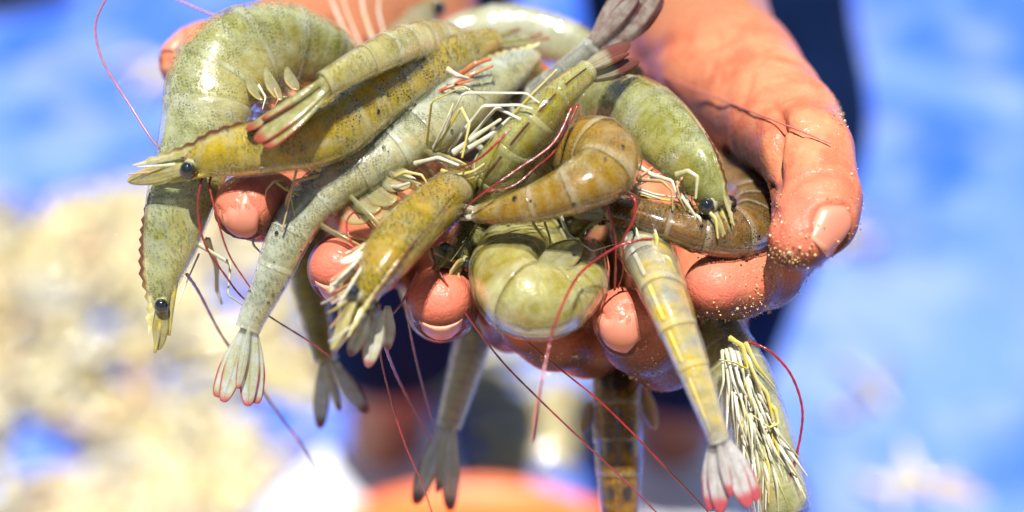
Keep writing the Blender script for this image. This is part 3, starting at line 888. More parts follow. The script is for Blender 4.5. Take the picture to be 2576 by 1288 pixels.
        mesh('rostrum', V, F, crest or M['crest'], s.root, uv=uvr, smooth=False)
        p, t, d, l, h, w = s.fr(-0.012)
        if eyes:
            for sg in (1, -1):
                c = p + d * h * eye_up + l * sg * w * (0.66 * eye_out) - t * L * 0.010
                st = tube_geo([p + d * h * 0.1 + l * sg * w * 0.3, c], [eye_r * 0.8, eye_r * 1.04], 8)
                o = mesh('eye', *ball_geo(c + l * sg * eye_r * 0.35, eye_r, (1, 1, 1.12)), M['eye'], s.root)
                mesh('eye_stalk', st[0], st[1], M['stalk'], o)
        # antennal scales and the fleshy bases under the eyes
        if scales:
            for sg in (1, -1):
                b = p + t * L * 0.01 - d * h * 0.06 + l * sg * w * 0.62
                g = leaf_geo(b, -t * 1.0 - l * sg * 0.10 - d * 0.05, d * 0.25 + l * sg * 0.95, L * sc_len, h * sc_w, 0.0005, -0.03, 0, power=0.9, point=0.02)
                mesh('antennal_scale', g[0], g[1], M['scale'], s.root, uv=g[2])
                b2 = p - d * h * 0.10 + l * sg * w * 0.28
                pts = [b2 + t * 0.006, b2 - t * L * 0.05, b2 - t * L * 0.11 + d * h * 0.05]
                mesh('antennule', *tube_geo(catmull(pts, 8), np.linspace(h * 0.26, h * 0.07, 8), 8)[:2], M['flesh'], s.root)
            b3 = p - d * h * 0.62
            for sg in (1, -1):
                pts = [b3 + t * L * 0.10 + l * sg * w * 0.35, b3 + l * sg * w * 0.4, b3 - t * L * 0.07 + l * sg * w * 0.25 - d * h * 0.1]
                mesh('mouthpart', *tube_geo(catmull(pts, 9), np.linspace(h * 0.24, h * 0.08, 9), 7)[:2], M['flesh'], s.root)
        return s

    def clutter(s, n, size=1.0, mats=('flesh', 'leg_white', 'leg_pink', 'pleopod'), u0=-0.06, u1=0.16):
        for i in range(n):
            u = s.r.uniform(u0, u1)
            p, t, d, l, h, w = s.fr(u)
            sg = 1 if s.r.random() < 0.5 else -1
            k = 0.55 if u < 0 else 0.9
            b = p - d * h * k * s.r.uniform(0.3, 0.95) + l * sg * w * k * s.r.uniform(0.4, 1.0)
            dr = -t * s.r.uniform(0.5, 1.2) - d * s.r.uniform(0.0, 0.6) + l * sg * s.r.uniform(-0.2, 0.5)
            mt = M[mats[s.r.integers(len(mats))]]
            if s.r.random() < 0.45:
                g = leaf_geo(b, dr, l * sg + d * s.r.uniform(-.5, .5), s.L * s.r.uniform(0.04, 0.08) * size, s.L * s.r.uniform(0.014, 0.028) * size, 0.0006, s.r.uniform(-.1, .1), n=8, m=5)
                mesh('mouthpart', g[0], g[1], mt, s.root, uv=g[2])
            else:
                dr = unit(dr); m1 = b + dr * s.L * 0.035 * size; m2 = m1 + unit(dr - d * s.r.uniform(-.6, .9)) * s.L * s.r.uniform(0.02, 0.05) * size
                s.leg([b, m1, m2], [q for q in mats][s.r.integers(len(mats))], s.r.uniform(0.0006, 0.0011) * size, world=True, name='mouthpart')
        return s

    def tail(s, to=None, spread=0.34, length=None, wide=1.0, tilt=0.0, blades=(1, 1, 1, 1), telson=True, face=None, curl=0.0, sharp=False):
        p, t, d, l, h, w = s.fr(1.0)
        if to is not None:
            tip = P(*to); t = tip - p; length = np.linalg.norm(t); t = unit(t)
            d = unit(d - t * np.dot(d, t)); l = np.cross(t, d)
        if face is not None:
            d = cdir(face); d = unit(d - t * np.dot(d, t)); l = np.cross(t, d)
        length = length or s.L * 0.22
        W = length * 0.38 * wide
        if telson:
            g = leaf_geo(p + d * h * 0.35, t + d * (0.05 + tilt), d, length * 0.80, W * 0.50, 0.0011, -0.03, n=10, m=5, power=0.7, point=0.04)
            mesh('telson', g[0], g[1], s.fanm, s.root, uv=g[2])
        for k, (on, sg, a, ln) in enumerate(zip(blades, (1, -1, 1, -1), (0.42, 0.42, 1.0, 1.0), (1.0, 1.0, 0.97, 0.97))):
            if not on: continue
            ang = sg * spread * a
            dd = t * math.cos(ang) + l * math.sin(ang) - d * (0.04 * (k > 1)) + d * tilt
            g = leaf_geo(p + l * sg * w * 0.45 - d * h * (0.05 + 0.2 * (k > 1)), dd, d + l * sg * 0.15, length * ln, W, 0.00035, curl, sg * 0.03, n=14, m=7, power=0.72, point=0.02 if sharp else 0.12)
            mesh('tail_fan_blade', g[0], g[1], s.fanm, s.root, uv=g[2])
        return s

    def swimmerets(s, size=1.0, back=0.55, segs=range(5), out=0.25, sides=(1, -1), mat='flap'):
        for i in segs:
            u = (s.e[i] + s.e[i + 1]) / 2
            p, t, d, l, h, w = s.fr(u)
            for sg in sides:
                b = p - d * h * 0.72 + l * sg * w * 0.5
                dr = -d * 1.0 + t * (back + s.r.uniform(-0.2, 0.2)) + l * sg * (out + s.r.uniform(-0.1, 0.15))
                g = leaf_geo(b, dr, t + d * 0.3, s.L * 0.105 * size * s.r.uniform(0.85, 1.1), s.L * 0.036, 0.0007, s.r.uniform(-0.1, 0.15), 0.05 * sg, n=8, m=5, power=0.7)
                mesh('swimmeret', g[0], g[1], M[mat], s.root, uv=g[2])
        return s

    def walk(s, n=5, sides=(1, -1), size=1.0, fwd=0.7, mat='leg_white', r=0.0009, out=0.35, start=0.12):
        for i in range(n):
            u = start + (s.ce - start - 0.02) * i / max(1, n - 1)
            p, t, d, l, h, w = s.fr(u)
            for sg in sides:
                j = s.r.uniform(-0.2, 0.2, 6)
                b = p - d * h * 0.75 + l * sg * w * 0.45
                k1 = b + s.L * 0.10 * size * unit(-d * 0.8 + l * sg * (out + j[0]) - t * (fwd * 0.6 + j[1]))
                k2 = k1 + s.L * 0.085 * size * unit(-d * (0.2 + j[2]) + l * sg * j[3] - t * (fwd + j[4]))
                k3 = k2 + s.L * 0.06 * size * unit(-d * (0.7 + j[5]) - t * 0.3)
                s.leg([b, k1, k2, k3], mat, r, world=True)
        return s

    def leg(s, pts, mat='leg_white', r=0.0009, world=False, taper=0.35, name='leg'):
        p = np.array(pts if world else [P(*q) for q in pts])
        # round the joints a little but keep them angular
        out = []
        for i in range(len(p) - 1):
            a, b = p[i], p[i + 1]
            out += [a + (b - a) * f for f in (0.06, 0.5, 0.94)]
        out = [p[0]] + out + [p[-1]]
        n = len(out)
        g = tube_geo(np.array(out), r * 0.74 * np.linspace(1.0, taper, n) * (1 + 0.12 * np.sin(np.arange(n) * 2.1)), 8, True, 0.5)
        mesh(name, g[0], g[1], M[mat], s.root)
        return s

    def antenna(s, pts, mat='antenna', r=0.00042, taper=0.55):
        p = catmull([P(*q) for q in pts], 10 * len(pts))
        g = tube_geo(p, 0.60 * np.linspace(r, r * taper, len(p)) * (1 + 0.12 * np.sin(np.arange(len(p)) * 1.9)), 6)
        mesh('antenna', g[0], g[1], M[mat], s.root)
        return s

    def drops(s, n, u0=0.1, u1=0.95):
        for i in range(n * 6):
            u = s.r.uniform(u0, u1)
            ring, th = s.ring(u, 1.01)
            j = s.r.integers(0, NTH - 1); c = s.fr(u)[0]; nn = unit(ring[j] - c)
            if np.dot(nn, unit(CAM - c)) < 0.45: continue
            r = s.r.uniform(0.00025, 0.0007)
            t = unit(np.cross(nn, (0.3, 0.5, 0.8))); q = np.array([t, np.cross(nn, t), nn])
            V, F = ball_geo(ring[j], r, (1, 1.15, 0.6), 7, 10, q)
            mesh('water_droplet', V, F, M['water'], s.root)
            n -= 1
            if n == 0: break
        return s

    def plate(s, pts, width, face, mat='scale', thick=0.0005, name='antennal_scale', curl=0.0):
        a, b = P(*pts[0]), P(*pts[1])
        g = leaf_geo(a, b - a, cdir(face), np.linalg.norm(b - a), width, thick, curl, power=0.9, point=0.02)
        mesh(name, g[0], g[1], M[mat] if isinstance(mat, str) else mat, s.root, uv=g[2])
        return s

GREY = (0.50, 0.52, 0.46)
fan_a = fan_mat('fan_olive_red', (0.42, 0.42, 0.22), (0.30, 0.27, 0.08))
fan_b = fan_mat('fan_clear_grey', (0.52, 0.55, 0.50), (0.46, 0.47, 0.26), tip=(0.42, 0.015, 0.04), alpha=0.42, tipa=0.86)
fan_c = fan_mat('fan_brown_grey', (0.32, 0.22, 0.18), (0.46, 0.42, 0.36), tip=(0.14, 0.008, 0.015), alpha=0.42, tipa=0.84)
fan_d = fan_mat('fan_dark_tip', (0.62, 0.62, 0.50), (0.52, 0.50, 0.32), tip=(0.24, 0.020, 0.025), alpha=0.22, tipa=0.78)
fan_e = fan_mat('fan_pale_red', (0.58, 0.56, 0.54), (0.46, 0.42, 0.38), tip=(0.42, 0.012, 0.03), alpha=0.2, tipa=0.72)
OLIVE, YEL, PALE = (0.30, 0.30, 0.15), (0.46, 0.38, 0.07), (0.50, 0.53, 0.47)

# 1: large shrimp curled over the left side, head hanging down
s = Shrimp('largest grey-green shrimp arched over the far end, its head hanging straight down',
    [(408, 742, 6, 8.5), (416, 690, 6, 11.5), (436, 610, 5, 15), (460, 510, 4, 18), (498, 400, 2, 21), (528, 300, 0, 23.5), (552, 215, -4, 26), (622, 150, -10, 27), (715, 130, -18, 25), (805, 160, -26, 21), (870, 210, -34, 16), (900, 270, -40, 12), (880, 330, -42, 9)],
    [(-.92, .0, .35)] * 5 + [(-.97, .1, .2), (-.9, .4, .2), (-.5, .85, .2), (.1, 1, .2), (.5, .85, .2), (.8, .5, .2), (1, .1, .2), (.95, -.3, .2)],
    shell_mat('shell_grey_green', (0.37, 0.37, 0.14), (0.46, 0.48, 0.31), (0.56, 0.60, 0.52), dots=0.8, clear=0.55, line=1.0, yellow=0.65, seed=0.1), fan_a, lat=0.62, ce=0.40, seed=11)
s.body().head(rost=0.085, crest=M['crest'], eye_r=0.0018, sc_len=0.115, sc_w=0.95).tail(length=0.02).swimmerets(0.9, 0.3)
s.walk(3, sides=(1,), size=0.8, mat='pleopod', fwd=0.8)
s.antenna([(470, 690, 4), (500, 735, -6), (562, 850, -24), (643, 955, -34), (703, 1045, -40), (770, 1135, -46), (845, 1270, -52), (900, 1400, -55)], 'antenna_lilac', 0.00075, 0.7)
s.antenna([(560, 45, -25), (515, 30, -25), (470, 10, -25), (420, -12, -25), (330, -60, -25)], 'antenna_lilac', 0.0006, 0.8)
for x0, y0, x1, y1, m_ in ((622, 190, 655, 262, 'flap'), (668, 172, 700, 262, 'flap'), (722, 172, 742, 236, 'flap')):
    s.plate([(x0, y0, 2), (x1, y1, 6)], 0.0042, (.5, .6, .6), m_, name='swimmeret', curl=0.12)
s.leg([(650, 215, 6), (668, 245, 9), (660, 275, 10)], 'leg_white', 0.0008); s.leg([(690, 225, 6), (700, 250, 9), (690, 270, 9)], 'leg_pink', 0.0008)
s.leg([(520, 600, -4), (545, 670, -8), (545, 730, -10), (558, 765, -12)], 'pleopod', 0.0012)
s.leg([(500, 640, -2), (465, 720, 4), (450, 760, 6)], 'leg_white', 0.0008)

# 2: sharp yellow one in front
y2 = shell_mat('shell_yellow_dotted', (0.56, 0.43, 0.045), (0.46, 0.36, 0.05), (0.54, 0.53, 0.44), dots=1.0, clear=0.6, line=0.8, yellow=0.7, seed=0.33)
s = Shrimp('sharp yellow black-dotted shrimp lying foremost, its head resting on a nail-up fingertip',
    [(500, 406, 16, 9.8), (570, 392, 17, 13), (680, 372, 17, 15), (770, 357, 15, 16), (850, 325, 11, 16.5), (910, 280, 6, 16.2), (975, 232, 0, 15.5), (1050, 187, -8, 13.5), (1120, 152, -16, 11.5), (1190, 122, -24, 9.5), (1240, 108, -32, 8)],
    [(-.18, .93, .35)] * 3 + [(-.3, .88, .38)] * 2 + [(-.45, .78, .42)] * 4 + [(-.3, .85, .4)] * 2, y2, fan_a, lat=0.78, ce=0.40, seed=12)
s.body().head(rost=0.165, eye_r=0.0021, teeth=9, crest=M['crest'], sc_len=0.19, sc_w=0.95, eye_up=-0.18).tail(length=0.018).drops(8)
s.leg([(430, 428, 15), (375, 434, 15), (322, 439, 15)], 'leg_pink', 0.0009, taper=0.15); s.leg([(440, 415, 17), (390, 418, 17), (345, 420, 17)], 'leg_white', 0.0008, taper=0.15)
s.leg([(806, 428, 12), (752, 402, 17), (731, 490, 16), (709, 583, 14)], 'leg_pink', 0.0010)
s.leg([(803, 441, 10), (742, 456, 15), (722, 500, 12), (712, 560, 8)], 'leg_pink', 0.0010)
s.leg([(694, 458, 12), (720, 478, 12), (775, 501, 10)], 'leg_yellow', 0.0006)
s.leg([(722, 470, 12), (732, 500, 13), (744, 558, 12)], 'leg_yellow', 0.0006)
s.leg([(715, 452, 10), (690, 455, 14), (670, 478, 14), (668, 500, 14)], 'leg_pink', 0.0009)
s.leg([(720, 515, 6), (700, 560, 6), (680, 610, 6), (660, 660, 4)], 'leg_pink', 0.0011)
s.leg([(790, 440, 8), (770, 470, 8), (735, 500, 8)], 'leg_orange', 0.0011)
s.antenna([(512, 440, 14), (503, 470, 15), (498, 535, 15), (517, 618, 14), (569, 696, 10), (611, 749, 4), (684, 800, -4), (779, 860, -8), (832, 899, -10)], 'antenna', 0.0006)
s.antenna([(530, 445, 13), (528, 475, 14), (546, 546, 15), (576, 640, 14), (629, 723, 12)], 'antenna', 0.0006)
s.antenna([(470, 395, 10), (405, 378, 4), (330, 270, 0), (262, 160, -2), (240, 80, -3), (252, 25, -3), (290, -30, -3), (380, -110, -3)], 'antenna_lilac', 0.00055, 0.8)

# 3: tail lying over the yellow one
s = Shrimp('shrimp draped over the yellow one, its closed red-edged tail fan beside the toothed crest',
    [(1190, 330, -36, 12), (1215, 240, -42, 13.5), (1170, 150, -38, 13.5), (1100, 112, -22, 12.5), (1040, 112, -6, 11), (985, 128, 6, 10), (925, 156, 14, 8.8), (870, 186, 20, 7.6), (820, 214, 24, 6.6)],
    [(.6, .6, .2), (.9, .3, .3), (.6, .7, .3), (.0, .9, .4), (-.35, .85, .45), (-.42, .8, .48), (-.48, .74, .5), (-.5, .7, .55), (-.5, .7, .55)],
    shell_mat('shell_cream_yellow', (0.52, 0.46, 0.16), (0.56, 0.54, 0.36), (0.60, 0.60, 0.50), dots=0.7, clear=0.5, line=0.95, yellow=0.6, seed=0.5), fan_a, lat=0.85, seed=13)
s.body().tail(to=(628, 340, 27), spread=0.17, wide=0.78, face=(-.45, .62, .65))

# 4: long pale one with the pale legs
s = Shrimp('long pale grey shrimp lying aslant under the yellow one, white and yellow legs showing',
    [(1330, 150, -26, 10), (1270, 190, -22, 13.5), (1180, 250, -14, 17), (1090, 310, -7, 18.5), (1000, 368, -1, 17.5), (920, 418, 3, 15.5), (840, 468, 6, 14), (770, 535, 8, 12.4), (722, 618, 9, 10.8), (688, 700, 9, 9.2), (648, 778, 8, 7.6), (628, 822, 8, 6.5)],
    [(-.58, .72, -.30)] * 5 + [(-.62, .70, -.15)] * 2 + [(-.8, .45, .1), (-.88, .25, .25), (-.85, .35, .3), (-.8, .45, .35), (-.8, .4, .4)],
    shell_mat('shell_pale_grey', (0.42, 0.45, 0.33), (0.54, 0.57, 0.49), (0.60, 0.63, 0.58), dots=0.8, clear=0.7, line=0.3, yellow=0.5, seed=0.77), fan_b, lat=0.72, ce=0.37, seed=14)
s.body().head(eyes=False, rost=0.06, crest=M['crest_pale'], scales=False).tail(to=(592, 1018, 10), spread=0.19, wide=0.70, face=(.12, .1, .95), blades=(1, 1, 1, 1), sharp=True).drops(14)
s.swimmerets(1.1, -0.1, segs=range(0, 4), out=0.1); s.walk(4, sides=(1,), size=0.7, mat='pleopod', r=0.0016, fwd=0.2)
for pts, m_, r_ in (
    ([(1072, 375, 2), (1086, 255, 12), (1166, 216, 14), (1222, 251, 14)], 'leg_yellow', .00075), ([(1102, 378, 2), (1130, 300, 9), (1166, 233, 14), (1324, 234, 18), (1357, 259, 18)], 'leg_white', .0009),
    ([(1129, 384, 2), (1165, 330, 8), (1215, 266, 14), (1305, 264, 18), (1339, 274, 20)], 'leg_white', .0010), ([(1095, 378, 4), (1159, 270, 13), (1181, 311, 15), (1162, 397, 15)], 'leg_yellow', .0009),
    ([(1180, 350, 4), (1249, 270, 14), (1309, 300, 18)], 'leg_white', .0010), ([(1042, 412, 4), (1102, 396, 12), (1154, 416, 14)], 'leg_white', .0010), ([(1110, 430, 6), (1150, 442, 10), (1192, 431, 12), (1218, 412, 13)], 'leg_yellow', .0009),
    ([(1115, 440, 5), (1150, 452, 9), (1190, 446, 12), (1218, 428, 13)], 'leg_yellow', .0007), ([(1290, 290, 0), (1343, 233, 4), (1400, 176, 5)], 'leg_yellow', .0008), ([(1140, 385, 5), (1200, 340, 10), (1260, 300, 14)], 'leg_white', .0013),
    ([(1160, 385, 4), (1235, 340, 9), (1290, 290, 12)], 'leg_white', .0012), ([(970, 455, 4), (1020, 432, 10), (1060, 440, 12), (1078, 465, 12)], 'leg_yellow', .0008), ([(1090, 372, 4), (1110, 330, 9), (1128, 290, 12), (1140, 260, 12)], 'leg_white', .0010),
    ([(1000, 440, 3), (1040, 450, 9), (1060, 480, 10), (1030, 495, 9)], 'pleopod', .0010), ([(960, 470, 3), (1000, 470, 9), (1030, 460, 11)], 'pleopod', .0011)):
    s.leg(pts, m_, r_)
for i, (x, y) in enumerate(((905, 510), (945, 495), (880, 545), (925, 540), (985, 470))):
    s.plate([(x - 34, y - 38, 3), (x + 50, y + 22 - 6 * i, 8)], 0.0075, (.3, .2, .9), 'flap', name='swimmeret')

# 5: head-down one in the middle
s = Shrimp('yellow-brown shrimp bent over the middle fingertips, its spiky head dangling towards the viewer',
    [(922, 738, 33, 9.0), (946, 694, 31, 12.2), (985, 632, 26, 14.8), (1035, 572, 20, 15.6), (1085, 525, 13, 15.6), (1130, 490, 3, 15), (1150, 470, -10, 14), (1140, 450, -24, 12.5), (1100, 440, -34, 11), (1050, 430, -42, 9)],
    [(.62, .12, .72)] * 4 + [(.6, .3, .7), (.72, .45, .5), (.8, .5, .1), (.5, .8, -.3), (0, .9, -.4), (-.2, .9, -.4)],
    shell_mat('shell_ochre_banded', (0.54, 0.43, 0.06), (0.40, 0.28, 0.06), (0.52, 0.50, 0.40), dots=1.0, clear=0.45, line=0.75, brown=0.45, yellow=0.4, rim=1.0, seed=1.1), fan_d, lat=0.84, ce=0.42, seed=15)
s.body().clutter(30, 1.3).head(rost=0.13, eye_r=0.0019, crest=M['crest'], sc_len=0.17, sc_w=0.9).tail(length=0.018)
s.plate([(925, 790, 30), (880, 895, 30)], 0.0044, (.2, .1, .9), fan_d); s.plate([(955, 780, 28), (925, 925, 28)], 0.0050, (.1, .1, .9), fan_d); s.plate([(975, 770, 22), (975, 880, 20)], 0.0042, (-.3, .1, .9), fan_d)
s.leg([(925, 650, 30), (885, 715, 36), (850, 770, 40)], 'leg_white', 0.0014); s.leg([(920, 790, 34), (880, 825, 38), (828, 860, 42)], 'leg_white', 0.0008)
s.leg([(905, 740, 30), (895, 800, 32), (905, 850, 32)], 'leg_pink', 0.0010)
s.antenna([(1052, 680, 16), (1015, 755, 14), (977, 805, 12), (958, 860, 10), (960, 910, 8), (985, 1010, 4), (1020, 1120, 0), (1062, 1215, -6), (1090, 1300, -10)], 'antenna_red', 0.00055)
s.antenna([(965, 800, 10), (970, 870, 0), (1000, 950, -12), (1045, 1035, -20), (1090, 1115, -28)], 'antenna_red', 0.00075)
s.antenna([(1020, 745, 6), (1028, 810, -4), (1048, 910, -14), (1080, 1030, -24), (1105, 1100, -30)], 'antenna_red', 0.0005)
s.antenna([(905, 640, 20), (880, 600, 20), (872, 560, 18), (890, 535, 16), (905, 550, 14)], 'antenna_red', 0.0005)

# 6: tail with the dark midline
s = Shrimp('yellow-green shrimp seen from its back, a dark line running to its red-brown tail fan',
    [(1130, 560, -34, 12), (1160, 540, -26, 14), (1195, 510, -14, 15), (1232, 462, -3, 16), (1268, 412, 6, 15.4), (1314, 350, 11, 13.8), (1366, 288, 12, 12), (1420, 230, 9, 10.2), (1470, 186, 5, 8.4)],
    [(-.5, -.5, .6), (-.5, -.5, .7), (-.4, -.5, .75), (-.25, -.25, .9), (-.12, .05, 1), (-.1, .1, 1), (-.1, .1, 1), (-.05, .1, 1), (0, .1, 1)],
    shell_mat('shell_lemon_back', (0.50, 0.44, 0.11), (0.46, 0.46, 0.24), (0.56, 0.58, 0.46), dots=0.75, clear=0.5, line=1.0, brown=0.15, yellow=0.3, seed=1.5), fan_mat('fan_dark_red', (0.34, 0.30, 0.20), (0.40, 0.36, 0.22), tip=(0.14, 0.010, 0.012), alpha=0.2, tipa=0.45), lat=0.88, seed=16)
s.body().tail(to=(1598, 130, -4), spread=0.07, wide=0.6, face=(.1, .1, .9), sharp=True)
s.antenna([(1440, 268, 14), (1392, 360, 17), (1305, 424, 19), (1230, 476, 20), (1180, 515, 16), (1160, 540, 10)], 'antenna_red', 0.0006)
s.antenna([(1455, 262, 12), (1400, 372, 15), (1350, 420, 18), (1290, 468, 20), (1225, 482, 20)], 'antenna_red', 0.0005)
s.antenna([(1318, 288, 15), (1241, 368, 17), (1200, 402, 16), (1150, 426, 12)], 'antenna_red', 0.0006)

# 7: tail fan sticking up behind it
s = Shrimp('grey glassy shrimp tail sticking up highest, dark-edged fan spread against the wrist',
    [(1080, 440, -40, 11), (1140, 410, -40, 13), (1210, 360, -38, 13), (1270, 310, -34, 12), (1330, 262, -29, 10.5), (1390, 212, -25, 9.4), (1445, 165, -22, 8.6), (1496, 118, -20, 7.6)],
    (-.4, .5, .75), shell_mat('shell_glass_grey', (0.40, 0.40, 0.36), (0.46, 0.47, 0.43), (0.56, 0.58, 0.58), dots=0.3, clear=0.7, line=0.5, yellow=0.1, seed=2.0), fan_c, lat=0.8, seed=17)
s.body().tail(to=(1640, -45, -14), spread=0.07, wide=1.15, sharp=True, face=(-.2, .2, .9))

# 8: brown curled one
s = Shrimp('brown glossy shrimp curled into a tight hook at the centre, pale stripe along its back',
    [(1300, 440, -34, 11), (1345, 425, -20, 13), (1392, 402, -8, 15), (1440, 384, 2, 16), (1500, 380, 8, 16.5), (1528, 404, 14, 16), (1508, 440, 19, 15), (1448, 472, 21, 13.2), (1380, 500, 20, 10.8), (1310, 520, 18, 9.2), (1245, 533, 15, 7), (1205, 537, 12, 5)],
    [(-.4, .85, .3), (-.4, .85, .4), (-.3, .85, .45), (-.1, .9, .45), (.5, .8, .45), (.85, .0, .55), (.45, -.65, .6), (.3, -.6, .72), (.25, -.6, .75), (.15, -.65, .75), (.1, -.6, .75), (.1, -.6, .75)],
    shell_mat('shell_brown', (0.42, 0.29, 0.09), (0.32, 0.20, 0.06), (0.54, 0.50, 0.42), dots=0.7, clear=0.5, line=0.9, brown=0.35, yellow=0.35, rim=1.0, seed=2.4), fan_d, lat=0.92, ce=0.30, seed=18)
s.body(False).tail(length=0.008, spread=0.1).drops(10)
s.walk(3, sides=(1, -1), size=0.6, mat='leg_white', r=0.0014, fwd=-0.2)

# 9: right-hand one, head down
s = Shrimp('green shrimp lying head down against the bare palm, toothed crest facing the thumb',
    [(1797, 502, 11, 11), (1783, 472, 10, 13.5), (1748, 424, 8, 15.5), (1706, 382, 4, 17.5), (1656, 334, -3, 19.5), (1596, 292, -13, 20.5), (1530, 295, -26, 19), (1480, 330, -38, 16), (1450, 380, -48, 12)],
    [(.58, .18, .80)] * 2 + [(.66, .34, .62), (.63, .58, .45), (.3, .9, .3), (-.1, .95, .3), (-.5, .8, .3), (-.7, .6, .2), (-.8, .5, .2)],
    shell_mat('shell_green', (0.37, 0.37, 0.12), (0.44, 0.45, 0.25), (0.54, 0.56, 0.52), dots=0.8, clear=0.55, line=0.4, yellow=0.55, seed=2.9), fan_a, lat=0.80, ce=0.40, seed=19)
s.body().clutter(16).head(rost=0.11, eye_r=0.0021, eye_out=1.05, sc_len=0.125, sc_w=0.62).tail(length=0.016)
for pts, m_, r_ in (([(1640, 425, 6), (1600, 452, 10), (1665, 456, 14), (1690, 480, 15), (1692, 530, 14)], 'leg_pink', .0010), ([(1660, 440, 6), (1590, 470, 8), (1650, 490, 12), (1720, 500, 12)], 'leg_white', .0009),
    ([(1700, 470, 8), (1729, 515, 14), (1748, 541, 14), (1749, 567, 13)], 'leg_white', .0009), ([(1735, 530, 12), (1760, 548, 14), (1765, 570, 13)], 'leg_white', .0008), ([(1600, 415, 4), (1640, 440, 8), (1690, 455, 12), (1706, 500, 13)], 'leg_white', .0011),
    ([(1580, 440, 2), (1600, 480, 6), (1660, 500, 9)], 'leg_white', .0010), ([(1570, 470, 0), (1620, 495, 6), (1690, 505, 8), (1740, 520, 9)], 'leg_yellow', .0007), ([(1715, 450, 12), (1702, 470, 15), (1712, 505, 15), (1725, 530, 14)], 'leg_pink', .0009),
    ([(1770, 520, 14), (1800, 550, 16), (1806, 600, 16)], 'leg_yellow', .0010), ([(1700, 440, 14), (1730, 430, 17), (1755, 445, 18), (1750, 500, 17)], 'pleopod', .0011)):
    s.leg(pts, m_, r_)
ap = np.array([onhand(1610 + 500 * f, 168 + 200 * f) for f in np.linspace(0, 1, 26)])
pf_ = np.polyval(np.polyfit(ap[:, 0] - 1860, ap[:, 2], 5), ap[:, 0] - 1860)
pf_ += max(0.0, float(np.percentile(ap[:, 2] - pf_, 90)))
s.antenna([(a_, b_, d_ + 0.2) for (a_, b_, _), d_ in zip(ap[::3], pf_[::3])], 'antenna_pink', 0.00045, 0.8)

# 10: brown one under its head
s = Shrimp('dark brown wet shrimp bent round between the thumb tip and the forefinger',
    [(1760, 420, -52, 11), (1820, 440, -44, 13), (1875, 480, -30, 14), (1900, 535, -14, 14), (1880, 575, 0, 14), (1820, 586, 7, 13.4), (1750, 578, 9, 12.4), (1680, 560, 9, 11.2), (1610, 543, 8, 9.8), (1540, 528, 5, 8)],
    [(.3, .8, .4), (.6, .7, .4), (.85, .3, .4), (.9, -.1, .45), (.55, -.55, .62), (.1, -.62, .75), (0, -.5, .85), (0, -.4, .9), (0, -.3, .9), (0, -.3, .9)],
    shell_mat('shell_dark_brown', (0.20, 0.115, 0.045), (0.24, 0.15, 0.07), (0.40, 0.36, 0.34), dots=1.0, clear=0.25, line=0.9, brown=0.35, yellow=0.12, rim=0.8, seed=3.3), fan_d, lat=0.9, seed=20)
s.body(False).tail(length=0.012, spread=0.15).drops(16)
s.swimmerets(0.8, 0.5, segs=range(2, 5))
s.leg([(1690, 600, 0), (1725, 622, 4), (1780, 626, 5), (1830, 615, 4)], 'leg_yellow', .0007); s.leg([(1700, 610, 0), (1740, 634, 4), (1790, 630, 5)], 'leg_yellow', .0006)

# 11: big pale one bulging at the bottom
s = Shrimp('plump pale yellow-green shrimp bent double, bulging out over the fingers at the bottom',
    [(1490, 555, -44, 13), (1428, 572, -30, 16), (1356, 602, -14, 18.5), (1300, 650, -1, 20), (1287, 705, 9, 20.4), (1318, 748, 15, 20), (1374, 758, 15, 19), (1424, 732, 10, 17.5), (1452, 690, 2, 15.5), (1462, 645, -8, 12.5)],
    [(.0, .8, .5), (-.3, .8, .5), (-.6, .65, .45), (-.85, .15, .5), (-.75, -.42, .5), (-.3, -.8, .5), (.3, -.75, .55), (.75, -.3, .5), (.9, .1, .4), (.9, .2, .3)],
    shell_mat('shell_pale_lime', (0.46, 0.41, 0.12), (0.52, 0.51, 0.30), (0.54, 0.57, 0.48), dots=0.15, clear=0.6, line=0.5, brown=0.3, yellow=0.45, seed=3.8), M['flap'], lat=1.0, seed=21)
s.body(False).tail(length=0.012)
s.plate([(1348, 688, 19), (1462, 610, 11)], 0.0078, (-.1, .3, .95), 'flap', name='tail_fan_blade')
s.leg([(1340, 560, 10), (1375, 610, 14), (1378, 640, 12)], 'leg_yellow', .0007); s.leg([(1370, 560, 9), (1384, 600, 12), (1382, 640, 11)], 'leg_yellow', .0007)
s.leg([(1412, 545, 6), (1430, 590, 8), (1490, 632, 8), (1560, 610, 6)], 'leg_white', .0007)

